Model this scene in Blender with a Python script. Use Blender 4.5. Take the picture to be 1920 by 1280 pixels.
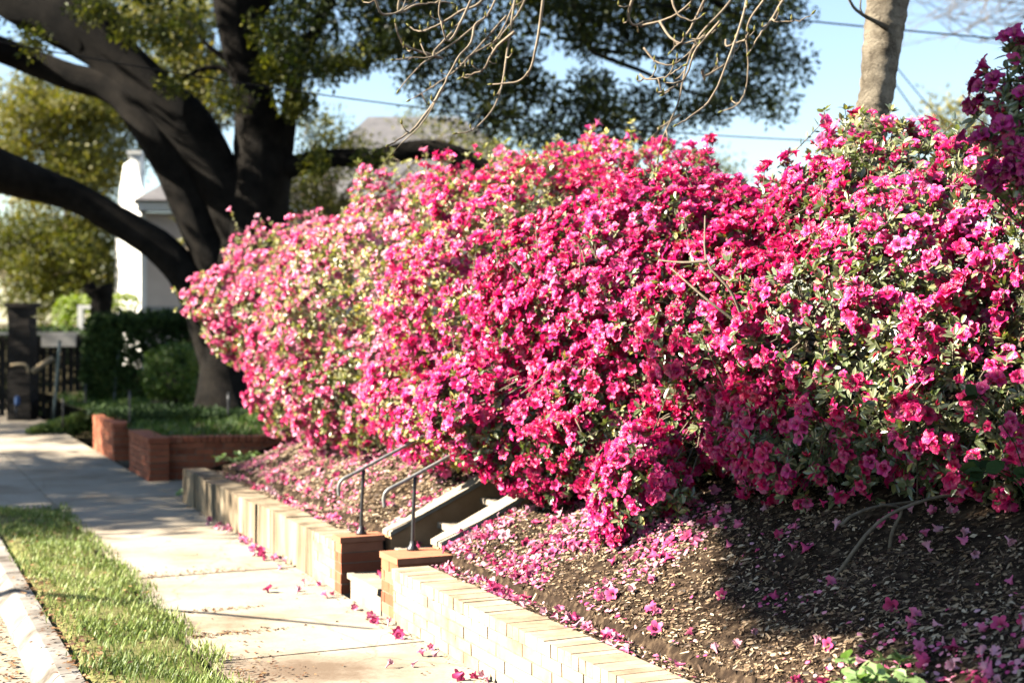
import bpy, math
import numpy as np
from mathutils import Vector
RNG = np.random.default_rng(7)
R = math.radians
SC = bpy.context.scene
COL = SC.collection
for _o in list(bpy.data.objects):
    bpy.data.objects.remove(_o)

# ------------------------------------------------------------------ camera, sky, sun, exposure
EYE, FPX, HORIZON = 1.7, 2667.0, 600.0
cam_data = bpy.data.cameras.new('camera')
cam = bpy.data.objects.new('camera', cam_data)
COL.objects.link(cam)
cam.location = (0, 0, EYE)
cam.rotation_euler = (R(90), 0, 0)
cam_data.lens = 50
cam_data.sensor_width = 36
cam_data.shift_y = -(640 - HORIZON) / 1920
cam_data.clip_end = 2000
cam_data.dof.use_dof = True
cam_data.dof.focus_distance = 6.2
cam_data.dof.aperture_fstop = 2.0
SC.camera = cam

SUN_AZ, SUN_EL = R(8), R(33)
SUN = np.array([-math.cos(SUN_AZ) * math.cos(SUN_EL), -math.sin(SUN_AZ) * math.cos(SUN_EL), math.sin(SUN_EL)])
world = bpy.data.worlds.new('World')
SC.world = world
world.use_nodes = True
_bg = world.node_tree.nodes['Background']
_sky = world.node_tree.nodes.new('ShaderNodeTexSky')
_sky.sky_type = 'NISHITA'
_sky.sun_disc = False
_sky.sun_elevation = SUN_EL
_sky.sun_rotation = R(90) + SUN_AZ
_sky.air_density = 1.0
_sky.dust_density = 0.3
_sky.ozone_density = 1.0
world.node_tree.links.new(_sky.outputs[0], _bg.inputs['Color'])
_bg.inputs['Strength'].default_value = 0.05
sun_data = bpy.data.lights.new('sun', 'SUN')
sun_data.energy = 5.0
sun_data.angle = R(0.5)
sun_data.color = (1.0, 0.93, 0.80)
sun = bpy.data.objects.new('sun', sun_data)
COL.objects.link(sun)
sun.location = (-20, -4, 20)
sun.rotation_euler = Vector(SUN).to_track_quat('Z', 'Y').to_euler()
SC.view_settings.view_transform = 'Standard'
SC.view_settings.look = 'None'
SC.view_settings.exposure = 2.4
SC.view_settings.gamma = 1.0
SC.render.engine = 'CYCLES'
SC.cycles.max_bounces = 6
SC.cycles.diffuse_bounces = 0
SC.cycles.glossy_bounces = 2
SC.cycles.transmission_bounces = 3
SC.cycles.transparent_max_bounces = 4
SC.cycles.caustics_reflective = False
SC.cycles.caustics_refractive = False

# ------------------------------------------------------------------ coordinates
A0 = np.array([-0.075, 6.67])            # foot of the retaining wall near the camera
DS = np.array([-0.411, 0.911])           # along the street, away from the camera
DT = np.array([0.911, 0.411])            # away from the street, up the bank

def at(px, py, Y):                       # a point at distance Y that the photograph shows at (px, py)
    return np.array([(px - 960) / FPX * Y, Y, EYE - (py - HORIZON) / FPX * Y])

def W(s, t, z):
    s = np.asarray(s, float); t = np.asarray(t, float); z = np.asarray(z, float)
    s, t, z = np.broadcast_arrays(s, t, z)
    return np.stack([A0[0] + DS[0] * s + DT[0] * t, A0[1] + DS[1] * s + DT[1] * t, z], -1)

def to_st(P):
    q = P[..., :2] - A0
    return q @ DS, q @ DT

class Noise:
    def __init__(self, seed, n=10, lo=0.6, hi=2.2):
        r = np.random.default_rng(seed)
        k = r.normal(size=(n, 3)); k /= np.linalg.norm(k, axis=1, keepdims=True)
        self.k = k * r.uniform(lo, hi, (n, 1)) * 2 * math.pi * 0.5
        self.p = r.uniform(0, 6.28, n); self.n = n
    def __call__(self, P, f=1.0):
        return np.sin(P @ (self.k.T * f) + self.p).sum(-1) / math.sqrt(self.n)

# ------------------------------------------------------------------ mesh building
class Geo:
    def __init__(self):
        self.V, self.L, self.S, self.M, self.T, self.n = [], [], [], [], [], 0
    def add(self, V, L, S, m=0, t=0.5):
        V = np.asarray(V, float).reshape(-1, 3); L = np.asarray(L, int).ravel(); S = np.asarray(S, int).ravel()
        self.V.append(V); self.L.append(L + self.n); self.S.append(S)
        self.M.append(np.full(len(S), m) if np.isscalar(m) else np.asarray(m))
        self.T.append(np.full(len(V), t, float) if np.isscalar(t) else np.asarray(t, float))
        self.n += len(V)
    def inst(self, tm, Rm, P, tint=None, m=0):
        TV, TL, TS = tm[:3]
        n = len(P)
        if n == 0: return
        V = np.einsum('nij,vj->nvi', Rm, TV) + P[:, None, :]
        L = (TL[None, :] + (np.arange(n) * len(TV))[:, None])
        t = np.repeat(np.full(n, .5) if tint is None else tint, len(TV))
        mm = np.tile(tm[3], n) if len(tm) > 3 else m
        self.add(V, L, np.tile(TS, n), mm, t)
    def build(self, name, mats, parent=None, smooth=True, world_to=None):
        me = bpy.data.meshes.new(name)
        V = np.concatenate(self.V); L = np.concatenate(self.L); S = np.concatenate(self.S)
        if parent is not None: V = V - np.array(parent.location)[None, :]
        elif world_to is not None: V = V - np.asarray(world_to)[None, :]
        me.vertices.add(len(V)); me.vertices.foreach_set('co', V.astype(np.float32).ravel())
        me.loops.add(len(L)); me.loops.foreach_set('vertex_index', L.astype(np.int32))
        me.polygons.add(len(S))
        st = np.concatenate([[0], np.cumsum(S)[:-1]]).astype(np.int32)
        me.polygons.foreach_set('loop_start', st)
        me.polygons.foreach_set('material_index', np.concatenate(self.M).astype(np.int32))
        me.polygons.foreach_set('use_smooth', np.full(len(S), smooth))
        me.update(calc_edges=True)
        a = me.attributes.new('tint', 'FLOAT', 'POINT')
        a.data.foreach_set('value', np.concatenate(self.T).astype(np.float32))
        for mt in (mats if isinstance(mats, (list, tuple)) else [mats]): me.materials.append(mt)
        o = bpy.data.objects.new(name, me)
        COL.objects.link(o)
        if parent is not None: o.parent = parent
        elif world_to is not None: o.location = [float(v) for v in world_to]
        return o

def tag(o, label=None, cat=None, group=None, kind=None):
    if label: o['label'] = label
    if cat: o['category'] = cat
    if group: o['group'] = group
    if kind: o['kind'] = kind
    return o

def thing(name, loc, label, cat, group=None):
    o = bpy.data.objects.new(name, None)
    COL.objects.link(o)
    o.location = [float(v) for v in loc]
    o.empty_display_size = 0.1
    return tag(o, label, cat, group)

def norm(v): return v / np.maximum(np.linalg.norm(v, axis=-1, keepdims=True), 1e-9)

def frames_y(Dv, Nv):                    # columns x, y=direction, z=normal
    y = norm(Dv); z = norm(Nv - (Nv * y).sum(-1, keepdims=True) * y); x = np.cross(y, z)
    return np.stack([x, y, z], -1)

def frames_z(Dv, rng=RNG):
    z = norm(Dv); r = norm(rng.normal(size=z.shape)); x = norm(r - (r * z).sum(-1, keepdims=True) * z); y = np.cross(z, x)
    return np.stack([x, y, z], -1)

def smooth_path(P, n):
    P = np.asarray(P, float); m = len(P)
    if m < 3:
        u = np.linspace(0, 1, n)[:, None]; return P[0] * (1 - u) + P[-1] * u
    Q = np.vstack([2 * P[0] - P[1], P, 2 * P[-1] - P[-2]])
    out = []
    for u in np.linspace(0, m - 1 - 1e-6, n):
        i = int(u); f = u - i
        a, b, c, d = Q[i], Q[i + 1], Q[i + 2], Q[i + 3]
        out.append(0.5 * (2 * b + (c - a) * f + (2 * a - 5 * b + 4 * c - d) * f * f + (3 * b - a - 3 * c + d) * f ** 3))
    return np.array(out)

def tube(path, rad, sides=8, cap=True, rough=0.0, seed=0):
    P = np.asarray(path, float); n = len(P)
    rad = np.full(n, rad, float) if np.isscalar(rad) else np.asarray(rad, float)
    T = norm(np.gradient(P, axis=0))
    ref = np.array([0, 0, 1.0]) if abs(T[0][2]) < .8 else np.array([1.0, 0, 0])
    x = norm(np.cross(T[0], ref)); rings = []
    ang = np.linspace(0, 2 * math.pi, sides, endpoint=False)
    rr = np.random.default_rng(seed)
    ph = rr.uniform(0, 6.28, 4)
    for i in range(n):
        x = norm(x - (x @ T[i]) * T[i]); y = np.cross(T[i], x)
        r = rad[i] * (1 + rough * (np.sin(3 * ang + ph[0] + i * .35) * .5 + np.sin(5 * ang + ph[1] - i * .5) * .35 + rr.normal(size=sides) * .3))
        rings.append(P[i] + np.outer(np.cos(ang) * r, x) + np.outer(np.sin(ang) * r, y))
    V = np.concatenate(rings)
    i = np.arange(n - 1)[:, None] * sides; j = np.arange(sides)[None, :]; k = (j + 1) % sides
    L = np.stack([i + j, i + k, i + k + sides, i + j + sides], -1).reshape(-1)
    S = np.full((n - 1) * sides, 4)
    if cap:
        L = np.concatenate([L, np.arange(sides)[::-1], np.arange(sides) + (n - 1) * sides]); S = np.concatenate([S, [sides, sides]])
    return V, L, S

def interp_path(pts, n):                 # pts rows: x,y,z,r
    Q = smooth_path(np.asarray(pts, float), n)
    return Q[:, :3], np.maximum(Q[:, 3], .001)

BOXL = np.array([0, 3, 2, 1, 4, 5, 6, 7, 0, 1, 5, 4, 1, 2, 6, 5, 2, 3, 7, 6, 3, 0, 4, 7])
def box_st(g, s0, s1, t0, t1, z0, z1, m=0, t=.5, jit=0.0):   # a box along the street axes
    s = [s0, s1, s1, s0] * 2; tt = [t0, t0, t1, t1] * 2; z = [z0] * 4 + [z1] * 4
    V = W(s, tt, z)
    if jit: V = V + RNG.normal(size=V.shape) * jit
    g.add(V, BOXL, [4] * 6, m, t)
def box(g, lo, hi, m=0, t=.5, jit=0.0, M=None, c=None):
    a, b = lo, hi
    V = np.array([[a[0], a[1], a[2]], [b[0], a[1], a[2]], [b[0], b[1], a[2]], [a[0], b[1], a[2]],
                  [a[0], a[1], b[2]], [b[0], a[1], b[2]], [b[0], b[1], b[2]], [a[0], b[1], b[2]]], float)
    if jit: V = V + RNG.normal(size=V.shape) * jit
    if M is not None: V = V @ M.T
    if c is not None: V = V + c
    g.add(V, BOXL, [4] * 6, m, t)

def grid(g, P, m=0, t=.5):               # P (a,b,3)
    a, b = P.shape[:2]
    i, j = np.meshgrid(np.arange(a - 1), np.arange(b - 1), indexing='ij')
    k = i * b + j
    L = np.stack([k, k + b, k + b + 1, k + 1], -1).reshape(-1)
    g.add(P.reshape(-1, 3), L, np.full((a - 1) * (b - 1), 4), m, t)

# ------------------------------------------------------------------ materials
def new_mat(name):
    m = bpy.data.materials.new(name); m.use_nodes = True
    nt = m.node_tree; nt.nodes.clear()
    return m, nt, nt.nodes, nt.links
def node(N, kind, **kw):
    n = N.new(kind)
    for k, v in kw.items(): setattr(n, k, v)
    return n
def ramp(N, stops):
    r = N.new('ShaderNodeValToRGB'); e = r.color_ramp.elements
    while len(e) < len(stops): e.new(0.5)
    for i, (p, c) in enumerate(stops):
        e[i].position = p; e[i].color = (*c, 1)
    return r
def pos_noise(N, Lk, scale, detail=4, rough=.6):
    g = N.new('ShaderNodeNewGeometry'); n = N.new('ShaderNodeTexNoise')
    n.inputs['Scale'].default_value = scale; n.inputs['Detail'].default_value = detail; n.inputs['Roughness'].default_value = rough
    Lk.new(g.outputs['Position'], n.inputs['Vector']); return n
def bump(N, Lk, src, bsdf, strength, dist=.01):
    b = N.new('ShaderNodeBump'); b.inputs['Strength'].default_value = strength; b.inputs['Distance'].default_value = dist
    Lk.new(src, b.inputs['Height']); Lk.new(b.outputs[0], bsdf.inputs['Normal'])

def plant_mat(name, stops, rough=.4, spec=.5, trans=.25, tcol=None, relief=0):
    m, nt, N, Lk = new_mat(name)
    at_ = node(N, 'ShaderNodeAttribute', attribute_name='tint')
    r = ramp(N, stops); Lk.new(at_.outputs['Fac'], r.inputs[0])
    b = N.new('ShaderNodeBsdfPrincipled'); b.inputs['Roughness'].default_value = rough; b.inputs['Specular IOR Level'].default_value = spec
    Lk.new(r.outputs[0], b.inputs['Base Color'])
    tr = N.new('ShaderNodeBsdfTranslucent')
    if relief:
        nn = pos_noise(N, Lk, relief, 3, .6); bump(N, Lk, nn.outputs[0], b, .9, .006)
    if tcol:
        mx = node(N, 'ShaderNodeMix', data_type='RGBA', blend_type='MULTIPLY'); mx.inputs[0].default_value = 1
        Lk.new(r.outputs[0], mx.inputs[6]); mx.inputs[7].default_value = (*tcol, 1); Lk.new(mx.outputs[2], tr.inputs[0])
    else: Lk.new(r.outputs[0], tr.inputs[0])
    s = N.new('ShaderNodeMixShader'); s.inputs[0].default_value = trans
    Lk.new(b.outputs[0], s.inputs[1]); Lk.new(tr.outputs[0], s.inputs[2])
    o = N.new('ShaderNodeOutputMaterial'); Lk.new(s.outputs[0], o.inputs[0])
    return m

def solid_mat(name, stops, scale=6, rough=.85, bumpk=.4, bdist=.01, detail=6, tint=0.0, metal=0.0, spec=.3, tint_stops=None):
    m, nt, N, Lk = new_mat(name)
    n = pos_noise(N, Lk, scale, detail)
    r = ramp(N, stops); Lk.new(n.outputs[0], r.inputs[0])
    b = N.new('ShaderNodeBsdfPrincipled'); b.inputs['Roughness'].default_value = rough
    b.inputs['Metallic'].default_value = metal; b.inputs['Specular IOR Level'].default_value = spec
    col = r.outputs[0]
    if tint_stops:
        a = node(N, 'ShaderNodeAttribute', attribute_name='tint')
        r2 = ramp(N, tint_stops); Lk.new(a.outputs['Fac'], r2.inputs[0])
        mx = node(N, 'ShaderNodeMix', data_type='RGBA', blend_type='MIX'); mx.inputs[0].default_value = tint
        Lk.new(col, mx.inputs[6]); Lk.new(r2.outputs[0], mx.inputs[7]); col = mx.outputs[2]
    Lk.new(col, b.inputs['Base Color'])
    n2 = pos_noise(N, Lk, scale * 7, 6, .7)
    if bumpk: bump(N, Lk, n2.outputs[0], b, bumpk, bdist)
    o = N.new('ShaderNodeOutputMaterial'); Lk.new(b.outputs[0], o.inputs[0])
    return m

MAT = {}
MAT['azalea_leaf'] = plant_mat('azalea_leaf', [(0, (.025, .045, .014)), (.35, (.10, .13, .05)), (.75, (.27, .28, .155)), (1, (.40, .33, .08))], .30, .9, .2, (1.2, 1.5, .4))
MAT['azalea_leaf_sunlit'] = plant_mat('azalea_leaf_sunlit', [(0, (.05, .075, .02)), (.35, (.24, .24, .095)), (.7, (.47, .44, .22)), (1, (.56, .45, .11))], .34, .8, .25, (1.2, 1.4, .4))  # paler copy of the leaf colour, standing in for sunlit cream
MAT['petal_hot'] = plant_mat('petal_hot', [(0, (.66, .003, .075)), (.4, (.86, .014, .175)), (.75, (.90, .06, .31)), (1, (.92, .26, .52))], .28, .8, .40, None, 110)
MAT['petal_pale'] = plant_mat('petal_pale', [(0, (.78, .012, .15)), (.4, (.87, .11, .31)), (1, (.90, .48, .60))], .30, .8, .40, None, 90)  # pale pink, lightened further to carry washed-out highlights
MAT['petal_magenta_shaded'] = plant_mat('petal_magenta_shaded', [(0, (.40, .004, .10)), (.5, (.50, .008, .16)), (1, (.60, .03, .25))], .32, .6, .25, None, 110)  # magenta, with the right-edge shade deepened into the petal colour
MAT['bud'] = plant_mat('bud', [(0, (.35, .01, .02)), (1, (.62, .02, .07))], .35, .5, .1)
MAT['stamen'] = plant_mat('stamen', [(0, (.7, .12, .18)), (1, (.75, .3, .3))], .5, .3, .1)
MAT['petal_fallen'] = plant_mat('petal_fallen', [(0, (.52, .02, .10)), (.45, (.74, .10, .27)), (1, (.82, .48, .52))], .5, .3, .3)
MAT['twig'] = solid_mat('twig', [(.3, (.10, .075, .05)), (.7, (.22, .17, .12))], 30, .9, .3)
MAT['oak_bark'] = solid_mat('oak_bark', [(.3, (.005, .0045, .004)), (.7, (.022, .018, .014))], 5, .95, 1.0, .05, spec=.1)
MAT['grey_bark'] = solid_mat('grey_bark', [(.3, (.09, .07, .05)), (.6, (.32, .27, .20))], 9, .95, 1.0, .05, spec=.1)
MAT['bare_twig'] = solid_mat('bare_twig', [(.3, (.10, .07, .045)), (.7, (.28, .22, .15))], 12, .8, .2)
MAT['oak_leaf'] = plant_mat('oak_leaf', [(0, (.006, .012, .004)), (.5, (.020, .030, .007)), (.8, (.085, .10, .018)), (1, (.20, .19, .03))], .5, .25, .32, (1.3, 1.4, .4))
MAT['far_leaf'] = plant_mat('far_leaf', [(0, (.035, .05, .010)), (.5, (.12, .125, .022)), (1, (.26, .21, .035))], .5, .3, .3, (1.3, 1.3, .4))
MAT['lime_leaf'] = plant_mat('lime_leaf', [(0, (.10, .16, .015)), (1, (.30, .36, .03))], .45, .4, .3, (1.2, 1.3, .4))
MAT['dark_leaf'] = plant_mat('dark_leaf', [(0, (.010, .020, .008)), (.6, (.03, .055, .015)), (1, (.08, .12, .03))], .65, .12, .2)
MAT['weed_leaf'] = plant_mat('weed_leaf', [(0, (.10, .17, .05)), (1, (.28, .38, .15))], .45, .4, .3, (1.1, 1.4, .5))
MAT['grass'] = plant_mat('grass', [(0, (.07, .11, .02)), (.5, (.20, .27, .05)), (.85, (.36, .40, .12)), (1, (.44, .37, .20))], .5, .4, .3)
MAT['lawn'] = plant_mat('lawn', [(0, (.03, .06, .012)), (.6, (.08, .14, .02)), (1, (.17, .22, .04))], .5, .3, .3)
MAT['litter'] = plant_mat('litter', [(0, (.015, .009, .006)), (.4, (.085, .05, .028)), (.7, (.33, .22, .125)), (1, (.58, .46, .32))], .6, .3, .08)
MAT['brown_leaf'] = plant_mat('brown_leaf', [(0, (.05, .02, .01)), (.6, (.16, .07, .03)), (1, (.33, .2, .08))], .7, .3, .08)
MAT['mulch'] = solid_mat('mulch', [(.25, (.010, .007, .005)), (.5, (.035, .022, .014)), (.75, (.14, .095, .058))], 22, .95, .8, .006, 8, spec=.1)
MAT['soil'] = solid_mat('soil', [(.3, (.05, .04, .02)), (.7, (.11, .09, .045))], 3, .95, .6, .02, spec=.1)
MAT['turf_soil'] = solid_mat('turf_soil', [(.3, (.10, .09, .035)), (.7, (.20, .19, .07))], 8, .95, .6, .02, spec=.1)
MAT['asphalt'] = solid_mat('asphalt', [(.3, (.22, .17, .115)), (.7, (.37, .31, .225))], 25, .9, .15, .003)
MAT['kerb'] = solid_mat('kerb', [(.34, (.07, .055, .04)), (.46, (.17, .145, .12)), (.62, (.27, .245, .215))], 3.5, .85, .4, .004)
MAT['mortar'] = solid_mat('mortar', [(.3, (.16, .125, .085)), (.7, (.28, .23, .17))], 20, .95, .7, .004)
MAT['brick'] = solid_mat('brick', [(.3, (.24, .060, .028)), (.7, (.46, .155, .075))], 9, .9, .6, .003, tint=.5,
                         tint_stops=[(0, (.15, .040, .020)), (.5, (.42, .12, .055)), (1, (.52, .26, .15))])
MAT['washed_brick'] = solid_mat('washed_brick', [(.3, (.14, .095, .058)), (.48, (.31, .235, .155)), (.7, (.42, .34, .24))], 5, .9, .8, .004, tint=.3,
                         tint_stops=[(0, (.22, .12, .07)), (.5, (.36, .26, .17)), (1, (.46, .38, .28))])
MAT['plaster'] = solid_mat('plaster', [(.3, (.36, .18, .08)), (.7, (.55, .31, .155))], 5, .9, .5, .004)
MAT['step'] = solid_mat('step', [(.3, (.22, .175, .125)), (.7, (.40, .33, .25))], 6, .9, .5, .004)
MAT['iron'] = solid_mat('iron', [(.3, (.010, .010, .012)), (.7, (.03, .03, .032))], 40, .45, .2, .001, spec=.5)
MAT['steel_rail'] = solid_mat('steel_rail', [(.3, (.14, .135, .125)), (.7, (.30, .29, .27))], 30, .45, .2, .001, metal=.3)
MAT['cable'] = solid_mat('cable', [(.3, (.006, .006, .007)), (.7, (.012, .012, .012))], 5, .8, 0, spec=.05)
MAT['white_paint'] = solid_mat('white_paint', [(.3, (.74, .71, .64)), (.7, (.80, .77, .70))], 2, .7, .1, .002)
MAT['tan_stucco'] = solid_mat('tan_stucco', [(.3, (.55, .44, .36)), (.7, (.62, .51, .42))], 3, .9, .2, .004)
MAT['roof_grey'] = solid_mat('roof_grey', [(.3, (.08, .076, .078)), (.7, (.14, .13, .13))], 4, .9, .5, .01)
MAT['window_glass'] = solid_mat('window_glass', [(.3, (.05, .10, .12)), (.7, (.12, .20, .22))], 1, .12, 0, spec=.6)
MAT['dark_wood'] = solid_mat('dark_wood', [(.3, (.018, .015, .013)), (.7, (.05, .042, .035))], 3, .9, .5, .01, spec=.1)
MAT['grey_board'] = solid_mat('grey_board', [(.3, (.20, .19, .18)), (.7, (.30, .29, .27))], 3, .8, .2, .004)
MAT['cut_wood'] = solid_mat('cut_wood', [(.3, (.28, .20, .11)), (.7, (.45, .34, .20))], 8, .9, .4, .005)
MAT['blue_paint'] = solid_mat('blue_paint', [(.3, (.04, .08, .2)), (.7, (.06, .12, .26))], 8, .5, .1, .002)
MAT['post_metal'] = solid_mat('post_metal', [(.3, (.10, .13, .12)), (.7, (.18, .21, .20))], 8, .5, .1, .002, metal=.4)

def streaked_mat():
    m, nt, N, Lk = new_mat('old_concrete')
    g = N.new('ShaderNodeNewGeometry'); mp = N.new('ShaderNodeMapping'); mp.inputs['Scale'].default_value = (7, 7, .9)
    Lk.new(g.outputs['Position'], mp.inputs['Vector']); n = N.new('ShaderNodeTexNoise'); n.inputs['Scale'].default_value = 1.0; n.inputs['Detail'].default_value = 7; n.inputs['Roughness'].default_value = .65
    Lk.new(mp.outputs[0], n.inputs['Vector'])
    r = ramp(N, [(.34, (.075, .055, .035)), (.5, (.24, .18, .115)), (.68, (.40, .32, .22))]); Lk.new(n.outputs[0], r.inputs[0])
    b = N.new('ShaderNodeBsdfPrincipled'); b.inputs['Roughness'].default_value = .92; b.inputs['Specular IOR Level'].default_value = .2
    Lk.new(r.outputs[0], b.inputs['Base Color']); n2 = pos_noise(N, Lk, 40, 6, .7); bump(N, Lk, n2.outputs[0], b, .7, .006)
    o = N.new('ShaderNodeOutputMaterial'); Lk.new(b.outputs[0], o.inputs[0]); return m
MAT['old_concrete'] = streaked_mat()

# sidewalk: mottled concrete with a stained patch and dirty joints
def sidewalk_mat():
    m, nt, N, Lk = new_mat('sidewalk_concrete')
    n = pos_noise(N, Lk, 1.6, 8, .65); r = ramp(N, [(.28, (.29, .23, .16)), (.45, (.39, .325, .245)), (.7, (.45, .39, .305))]); Lk.new(n.outputs[0], r.inputs[0])
    n3 = pos_noise(N, Lk, 60, 4, .7); r3 = ramp(N, [(.3, (.78, .76, .73)), (.6, (1, 1, 1))]); Lk.new(n3.outputs[0], r3.inputs[0])
    mx = node(N, 'ShaderNodeMix', data_type='RGBA', blend_type='MULTIPLY'); mx.inputs[0].default_value = .55
    Lk.new(r.outputs[0], mx.inputs[6]); Lk.new(r3.outputs[0], mx.inputs[7])
    ns = pos_noise(N, Lk, .9, 7, .7); rs = ramp(N, [(.34, (.58, .53, .47)), (.47, (.9, .88, .86)), (.6, (1, 1, 1))]); Lk.new(ns.outputs[0], rs.inputs[0])
    mxs = node(N, 'ShaderNodeMix', data_type='RGBA', blend_type='MULTIPLY'); mxs.inputs[0].default_value = .85
    Lk.new(mx.outputs[2], mxs.inputs[6]); Lk.new(rs.outputs[0], mxs.inputs[7])
    gv = N.new('ShaderNodeNewGeometry'); nw = pos_noise(N, Lk, 2.5, 4, .6)
    av = node(N, 'ShaderNodeVectorMath', operation='MULTIPLY_ADD'); Lk.new(nw.outputs['Color'], av.inputs[0]); av.inputs[1].default_value = (.35, .35, 0); Lk.new(gv.outputs['Position'], av.inputs[2])
    vo = node(N, 'ShaderNodeTexVoronoi', feature='DISTANCE_TO_EDGE'); vo.inputs['Scale'].default_value = .55; Lk.new(av.outputs[0], vo.inputs['Vector'])
    rv = ramp(N, [(.0, (.30, .24, .18)), (.006, (1, 1, 1))]); Lk.new(vo.outputs['Distance'], rv.inputs[0])
    mx = node(N, 'ShaderNodeMix', data_type='RGBA', blend_type='MULTIPLY'); mx.inputs[0].default_value = .4
    Lk.new(mxs.outputs[2], mx.inputs[6]); Lk.new(rv.outputs[0], mx.inputs[7])
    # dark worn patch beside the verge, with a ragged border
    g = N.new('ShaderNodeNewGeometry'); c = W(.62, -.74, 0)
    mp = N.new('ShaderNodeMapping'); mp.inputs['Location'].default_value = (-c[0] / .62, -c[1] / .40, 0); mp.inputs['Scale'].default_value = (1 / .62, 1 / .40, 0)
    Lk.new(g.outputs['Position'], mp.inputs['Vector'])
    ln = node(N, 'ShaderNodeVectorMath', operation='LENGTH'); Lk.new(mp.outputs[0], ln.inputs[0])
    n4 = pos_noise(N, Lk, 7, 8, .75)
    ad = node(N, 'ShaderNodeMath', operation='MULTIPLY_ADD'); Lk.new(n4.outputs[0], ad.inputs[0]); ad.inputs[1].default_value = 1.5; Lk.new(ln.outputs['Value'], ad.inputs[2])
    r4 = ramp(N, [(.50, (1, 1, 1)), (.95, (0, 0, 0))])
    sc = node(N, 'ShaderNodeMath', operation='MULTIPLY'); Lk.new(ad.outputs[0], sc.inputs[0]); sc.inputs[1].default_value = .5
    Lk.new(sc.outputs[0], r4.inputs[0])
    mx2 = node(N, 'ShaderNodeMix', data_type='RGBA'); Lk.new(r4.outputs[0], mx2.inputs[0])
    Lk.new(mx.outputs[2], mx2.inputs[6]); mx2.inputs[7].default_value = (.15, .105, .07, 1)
    b = N.new('ShaderNodeBsdfPrincipled'); b.inputs['Roughness'].default_value = .9; b.inputs['Specular IOR Level'].default_value = .2
    Lk.new(mx2.outputs[2], b.inputs['Base Color'])
    bump(N, Lk, n3.outputs[0], b, .35, .004)
    o = N.new('ShaderNodeOutputMaterial'); Lk.new(b.outputs[0], o.inputs[0])
    return m
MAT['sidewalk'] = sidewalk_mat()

# ------------------------------------------------------------------ the setting: ground, street, kerb, verge, sidewalk, bank
WALL_END, PATH_END = 7.3, 9.08
ST0, ST1 = 1.80, 2.35                    # the steps lie between these along the street
nz_bank = Noise(3, 12, .8, 3.5)
def bank_z(s, t):
    s = np.asarray(s, float); t = np.asarray(t, float)
    z = np.where(t < 3.0, .20 + .45 * t, 1.55 + .03 * (t - 3.0))
    z = np.where(t < .35, np.minimum(z, .300), z)
    P = np.stack([s, t, 0 * s], -1)
    z = z + .022 * nz_bank(P, 1.2) * np.clip((t - .15) * 3, 0, 1)
    f = np.clip((s - 6.2) / 1.1, 0, 1)
    return z - .12 * f * np.clip((t - .2) * 2, 0, 1)

g = Geo(); grid(g, np.stack(np.meshgrid(np.linspace(-500, 500, 21), np.linspace(-100, 900, 21), indexing='ij') + [np.full((21, 21), -.2)], -1))
tag(g.build('ground', MAT['soil']), kind='structure')
g = Geo(); box_st(g, -14, 60, -9.5, -1.925, -.3, -.115)
tag(g.build('street', MAT['asphalt'], smooth=False), kind='structure')
g = Geo()
s = -14.0
while s < 13.5:                           # kerb stones with a sloping face
    e = s + 1.5
    sec = np.array([[-1.94, -.30], [-1.94, -.112], [-1.93, -.085], [-1.865, -.012], [-1.845, .002], [-1.755, .006], [-1.745, -.30]])
    q = [W(np.full(7, v), sec[:, 0], sec[:, 1]) for v in (s + .005, e - .005)]
    V = np.concatenate(q); j = np.arange(7); k = (j + 1) % 7
    g.add(V, np.concatenate([np.stack([j, j + 7, k + 7, k], -1).ravel(), j, j[::-1] + 7]), [4] * 7 + [7, 7])
    s = e
tag(g.build('kerb', MAT['kerb'], smooth=False), kind='structure')
VERGE_END = 7.35
nv = Noise(5, 10, 1, 3)
def verge_z(s, t): return .012 + .012 * nv(np.stack([np.asarray(s, float), np.asarray(t, float), 0 * np.asarray(s, float)], -1), 1.5)
g = Geo()
sg, tg = np.meshgrid(np.linspace(-6, VERGE_END, 120), np.linspace(-1.745, -1.125, 9), indexing='ij')
grid(g, W(sg, tg, np.where((tg > -1.735) & (tg < -1.13), verge_z(sg, tg), -.05)))
tag(g.build('verge_soil', MAT['turf_soil']), kind='structure')
g = Geo()
joints = [-8, -5.2, -3.6, -2.1, -.35, .95, 2.2, 3.45, 4.7, 5.95, 7.2, 8.5, 9.8, 11.1, 12.4, 13.7, 15, 16.3, 17.6, 19, 21, 24, 28]
for a, b in zip(joints[:-1], joints[1:]):
    box_st(g, a + .003, b - .003, -1.12, -.002, -.15, 0.0 + RNG.uniform(-.003, .003))
box_st(g, -8, 28, -1.12, -.002, -.18, -.006)
box_st(g, VERGE_END + .006, 14, -1.925, -1.126, -.16, -.005)      # apron of the drive
box_st(g, WALL_END + .05, PATH_END - .03, .002, 5.0, -.15, .004)   # side path between the walls
tag(g.build('sidewalk', MAT['sidewalk'], smooth=False), kind='structure')
g = Geo()
sg, tg = np.meshgrid(np.linspace(-8, WALL_END, 330), np.concatenate([np.linspace(.16, 3.2, 66), np.linspace(3.4, 40, 12)]), indexing='ij')
zg = bank_z(sg, tg)
stair_cut = (sg > ST0 - .12) & (sg < ST1 + .1) & (tg < 2.6)
zg = np.where(stair_cut, zg - .45, zg)
zg = np.where(sg > WALL_END - .01, zg - .0, zg)
grid(g, W(sg, tg, zg))
e0 = W(np.full(12, WALL_END), np.linspace(.16, 40, 12), bank_z(np.full(12, WALL_END), np.linspace(.16, 40, 12)))
e1 = e0.copy(); e1[:, 2] = -.1
grid(g, np.stack([e0, e1], 1))
tag(g.build('mulch_bank', MAT['mulch']), kind='structure')
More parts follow.
